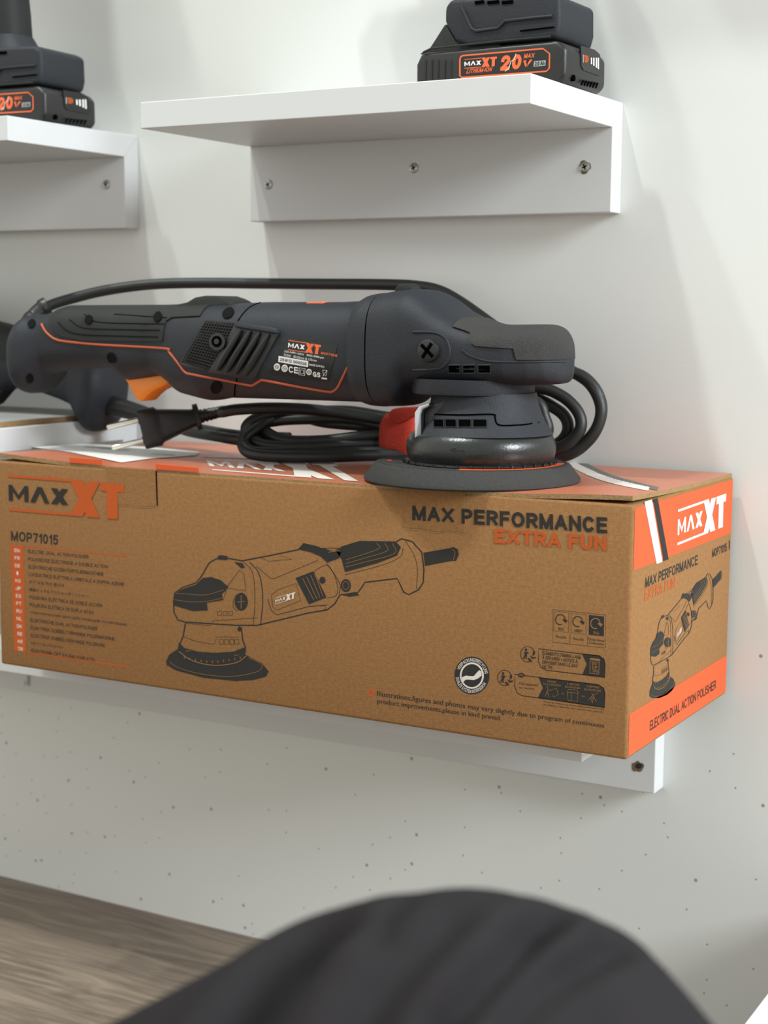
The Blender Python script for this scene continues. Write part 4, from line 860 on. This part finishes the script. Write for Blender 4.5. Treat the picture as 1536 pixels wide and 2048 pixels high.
m = MB(); P = [dend(*q, .0003) for q in EE([(585, 110), (850, 185), (945, 270), (985, 420), (985, 640), (940, 690), (640, 580), (595, 500)])]; m.prism([v-Vector((.001, 0, 0)) for v in P], (.0013, 0, 0), 'label'); ind = m.build('charge_indicator', bat, smooth=False)
p = Print(lambda px, py, lv: dend(px, py, .0008+.0001*lv))
for xa, xb, ya, yb in ((785, 810, 340, 465), (830, 855, 340, 497), (878, 903, 340, 532), (917, 940, 340, 562)): p.poly(EE([(xa, ya), (xb, ya+4), (xb, yb), (xa, yb-4)]), 'lwhite')
p.poly(EE([(655, 285), (725, 305), (745, 360), (730, 425), (665, 430)]), 'orange_front'); p.line(EE([(675, 320), (715, 330), (715, 400), (680, 395)]), .8, 'label', 2, closed=True); p.poly(EE([(630, 280), (648, 285), (648, 435), (630, 430)]), 'lgrey')
p.build('charge_bars', ind)
for x, y in ((450, 730),): m = MB(); v = dend(*EB(x, y), 0); m.lathe([(.0001, .0006), (.002, .0006), (.002, -.002)], 'dark', v, 16, 'x'); m.build('case_screw', bat)
for i in range(6):
    a = 640+i*55; v0 = dend(*EB(a, 780+i*10), .0002); v1 = dend(*EB(a-40, 860+i*12), .0002); m = MB(); m.tube([v0, v1], .0006, 'dark', 8); m.build('end_rib', bat)
# foot of the drill
m = MB(); P = [dfr(*q, -.005) for q in [(889, 14), (888, 44), (911, 84), (935, 92), (1050, 82), (1112, 77), (1119, 50), (1119, -8), (1100, -16), (900, -2)]]
m.prism(P, (0, .054, 0), 'body'); foot = m.build('drill_foot', DR, bevel=.009, segs=5)
m = MB(); m.tube([dfr(x, y, -.0045) for x, y in [(922, 13), (943, 57), (952, 62), (996, 56), (1010, 42), (1060, 36), (1105, 32)]], .0011, 'body', 8); m.build('foot_ridge', foot)
m = MB(); m.tube([dfr(x, y, -.0045) for x, y in [(1040, 62), (1075, 58), (1108, 54)]], .0005, 'dark', 6); m.build('foot_seam', foot)
for xa, xb in ((950, 968), (975, 998), (1004, 1026)): m = MB(); q = [dfr(x, y, -.0048) for x, y in ((xa, 2), (xb, 0), (xb, 7), (xa, 9))]; m.prism(q, (0, -.0004, 0), 'dark'); m.build('foot_slot', foot)
# handle and body, above the frame on the right hand drill
def loft(secs, mtl, name, parent, n=32, e=2.6):
    q = MB(); R = []
    for x, y, z, hx, hy in secs: R.append([Vector((x+hx*math.copysign(abs(math.cos(a))**(2/e), math.cos(a)), y+hy*math.copysign(abs(math.sin(a))**(2/e), math.sin(a)), z)) for a in (2*math.pi*k/n for k in range(n))])
    q.rings(R, mtl); return q.build(name, parent)
zf = dfr(1000, -8, -.005).z
loft([(.050, .031, zf-.012, .040, .024), (.050, .031, zf-.004, .034, .022), (.048, .031, zf+.004, .024, .019), (.046, .031, zf+.012, .0205, .0175)], 'body', 'foot_collar', DR)
loft([(.046, .031, zf+.010, .0200, .0170), (.044, .031, zf+.03, .0205, .0175), (.038, .031, zf+.06, .023, .0185), (.032, .031, zf+.10, .025, .019)], 'rubber', 'handle', DR)
m = MB(); m.lathe([(.012, -.10), (.019, -.085), (.021, -.05), (.028, -.045), (.030, 0), (.030, .06), (.026, .075), (.001, .078)], 'body', (-.03, .031, zf+.125), 40, 'x'); m.build('motor_body', DR)
m = MB(); m.box((.005, .022, zf+.06), (.022, .040, zf+.09), 'trigger'); m.build('trigger', DR, bevel=.003)
D2 = copy_tree(DR); D2['label'] = 'black cordless drill on the top left shelf, cut off by the left frame edge'
D2.location = (-.5250, -.118, .0198); D2.rotation_euler = (0, 0, math.radians(2))
# ------------------------------------------------------------------ low white bench by the wall
bn = thing('white_bench', 'low white speckled bench against the wall at the bottom right corner', 'bench', (.37, -.19, Z_FLOOR))
m = MB(); m.box((-.20, -.19, .112), (.35, .188, .128), 'stone'); m.build('bench_top', bn, bevel=.001, smooth=False)
for x in (-.17, .30): m = MB(); m.box((x, -.17, 0), (x+.018, .17, .112), 'white'); m.build('bench_side', bn, smooth=False)
# ------------------------------------------------------------------ knee of a person crouching in front
DK = .43
def at_depth(px, py, d): r = ray(px, py); return CAM+r*(d/r.length)
kn = at_depth(942, 1802, DK)
bm = bmesh.new()
def ball(c, r, sx=1, sy=1, sz=1, rot=None):
    Mx_ = Matrix.Translation(c) @ (rot or Matrix.Identity(4)) @ Matrix.Diagonal((r*sx, r*sy, r*sz, 1))
    bmesh.ops.create_uvsphere(bm, u_segments=40, v_segments=24, radius=1, matrix=Mx_)
def limb(a, b, ra, rb, n=14):
    for i in range(n+1):
        t = i/n; ball(a.lerp(b, t), ra+(rb-ra)*t)
h = Vector((FWD.x, FWD.y, 0)).normalized(); rr = RIGHT
tip = kn-Vector((0, 0, .082))
hip = CAM+Vector((-.02, -.28, -.52)); ank = Vector((tip.x-.035, tip.y+.02, Z_FLOOR+.075))
Zv = lambda z: Vector((0, 0, z))
limb(tip-rr*.010+Zv(.010), hip, .052, .075, 18)
limb(tip+Zv(.004), ank, .058, .050, 16)
KC = [(.030, .012, .050), (.0175, .027, .050), (.0, .022, .060), (-.021, .010, .065), (-.0415, .006, .060), (-.067, -.002, .055), (-.104, -.022, .055), (-.15, -.048, .055)]
for (x0, z0, r0), (x1, z1, r1) in zip(KC, KC[1:]): limb(tip+rr*x0+Zv(z0), tip+rr*x1+Zv(z1), r0, r1, 5)
me = bpy.data.meshes.new('knee'); bm.to_mesh(me); bm.free()
tmp = bpy.data.objects.new('knee', me); COL.objects.link(tmp)
md = tmp.modifiers.new('r', 'REMESH'); md.mode = 'VOXEL'; md.voxel_size = .0026
md = tmp.modifiers.new('s', 'SMOOTH'); md.iterations = 20; md.factor = .6
me2 = bpy.data.meshes.new_from_object(tmp.evaluated_get(bpy.context.evaluated_depsgraph_get()))
bpy.data.objects.remove(tmp)
FOLDS = [([(1098, 1838), (1060, 1872), (1000, 1930), (930, 2010), (890, 2060)], .0075, .0050), ([(1235, 1890), (1180, 1915), (1100, 1960), (1040, 2020), (1010, 2060)], .0055, .0050), ([(640, 1872), (600, 1900), (560, 1950), (510, 2020), (480, 2070)], .010, .009), ([(900, 1850), (840, 1910), (770, 1990), (730, 2060)], .003, .006), ([(795, 1822), (780, 1840), (760, 1885)], .0030, .005)]
from mathutils.bvhtree import BVHTree
bv = BVHTree.FromPolygons([v.co for v in me2.vertices], [tuple(p.vertices) for p in me2.polygons])
def onknee(px, py):
    r = ray(px, min(py, 2200)).normalized(); q = bv.ray_cast(CAM+r*.05, r)
    return q[0] if q[0] is not None else at_depth(px, py, DK)
FL = [([onknee(x, y) for x, y in ln], dp, wd) for ln, dp, wd in FOLDS]
me2.calc_loop_triangles()
nv = [v.normal.copy() for v in me2.vertices]
for v, n_ in zip(me2.vertices, nv):
    if (v.co-tip).length > .20: continue
    sft = 0
    for ln, dp, wd in FL:
        best = 9
        for a, b in zip(ln, ln[1:]):
            # distance measured across the view-independent crease line carried down through the cloth
            ab = b-a; t = max(0, min(1, (v.co-a).dot(ab)/ab.length_squared)); d_ = (v.co-(a+ab*t)); best = min(best, d_.length)
        sft -= dp*math.exp(-(best/wd)**2)-dp*.25*math.exp(-((best-wd*1.9)/wd)**2)
    v.co += n_*sft
me2.materials.clear(); me2.materials.append(M['cloth'])
for f in me2.polygons: f.use_smooth = True; f.material_index = 0
per = thing('person', 'person crouching, only a knee in creased charcoal trousers seen blurred at the bottom', 'person', (ank.x, ank.y, Z_FLOOR))
PB = Vector(per.location)
for v in me2.vertices: v.co -= PB
tr = bpy.data.objects.new('trousers', me2); COL.objects.link(tr); tr.parent = per
m = MB(); m.rings([[Vector((0, 0, 0))+h*(d)+Vector((RIGHT.x, RIGHT.y, 0))*(wd*math.cos(a))+Vector((0, 0, max(.001, ht*(.5+.5*math.sin(a))))) for a in (2*math.pi*k/24 for k in range(24))] for d, wd, ht in [(-.08, .02, .05), (-.07, .036, .07), (-.02, .038, .085), (.05, .042, .07), (.12, .044, .05), (.16, .036, .04), (.175, .015, .025)]], 'skin'); m.build('shoe', per)
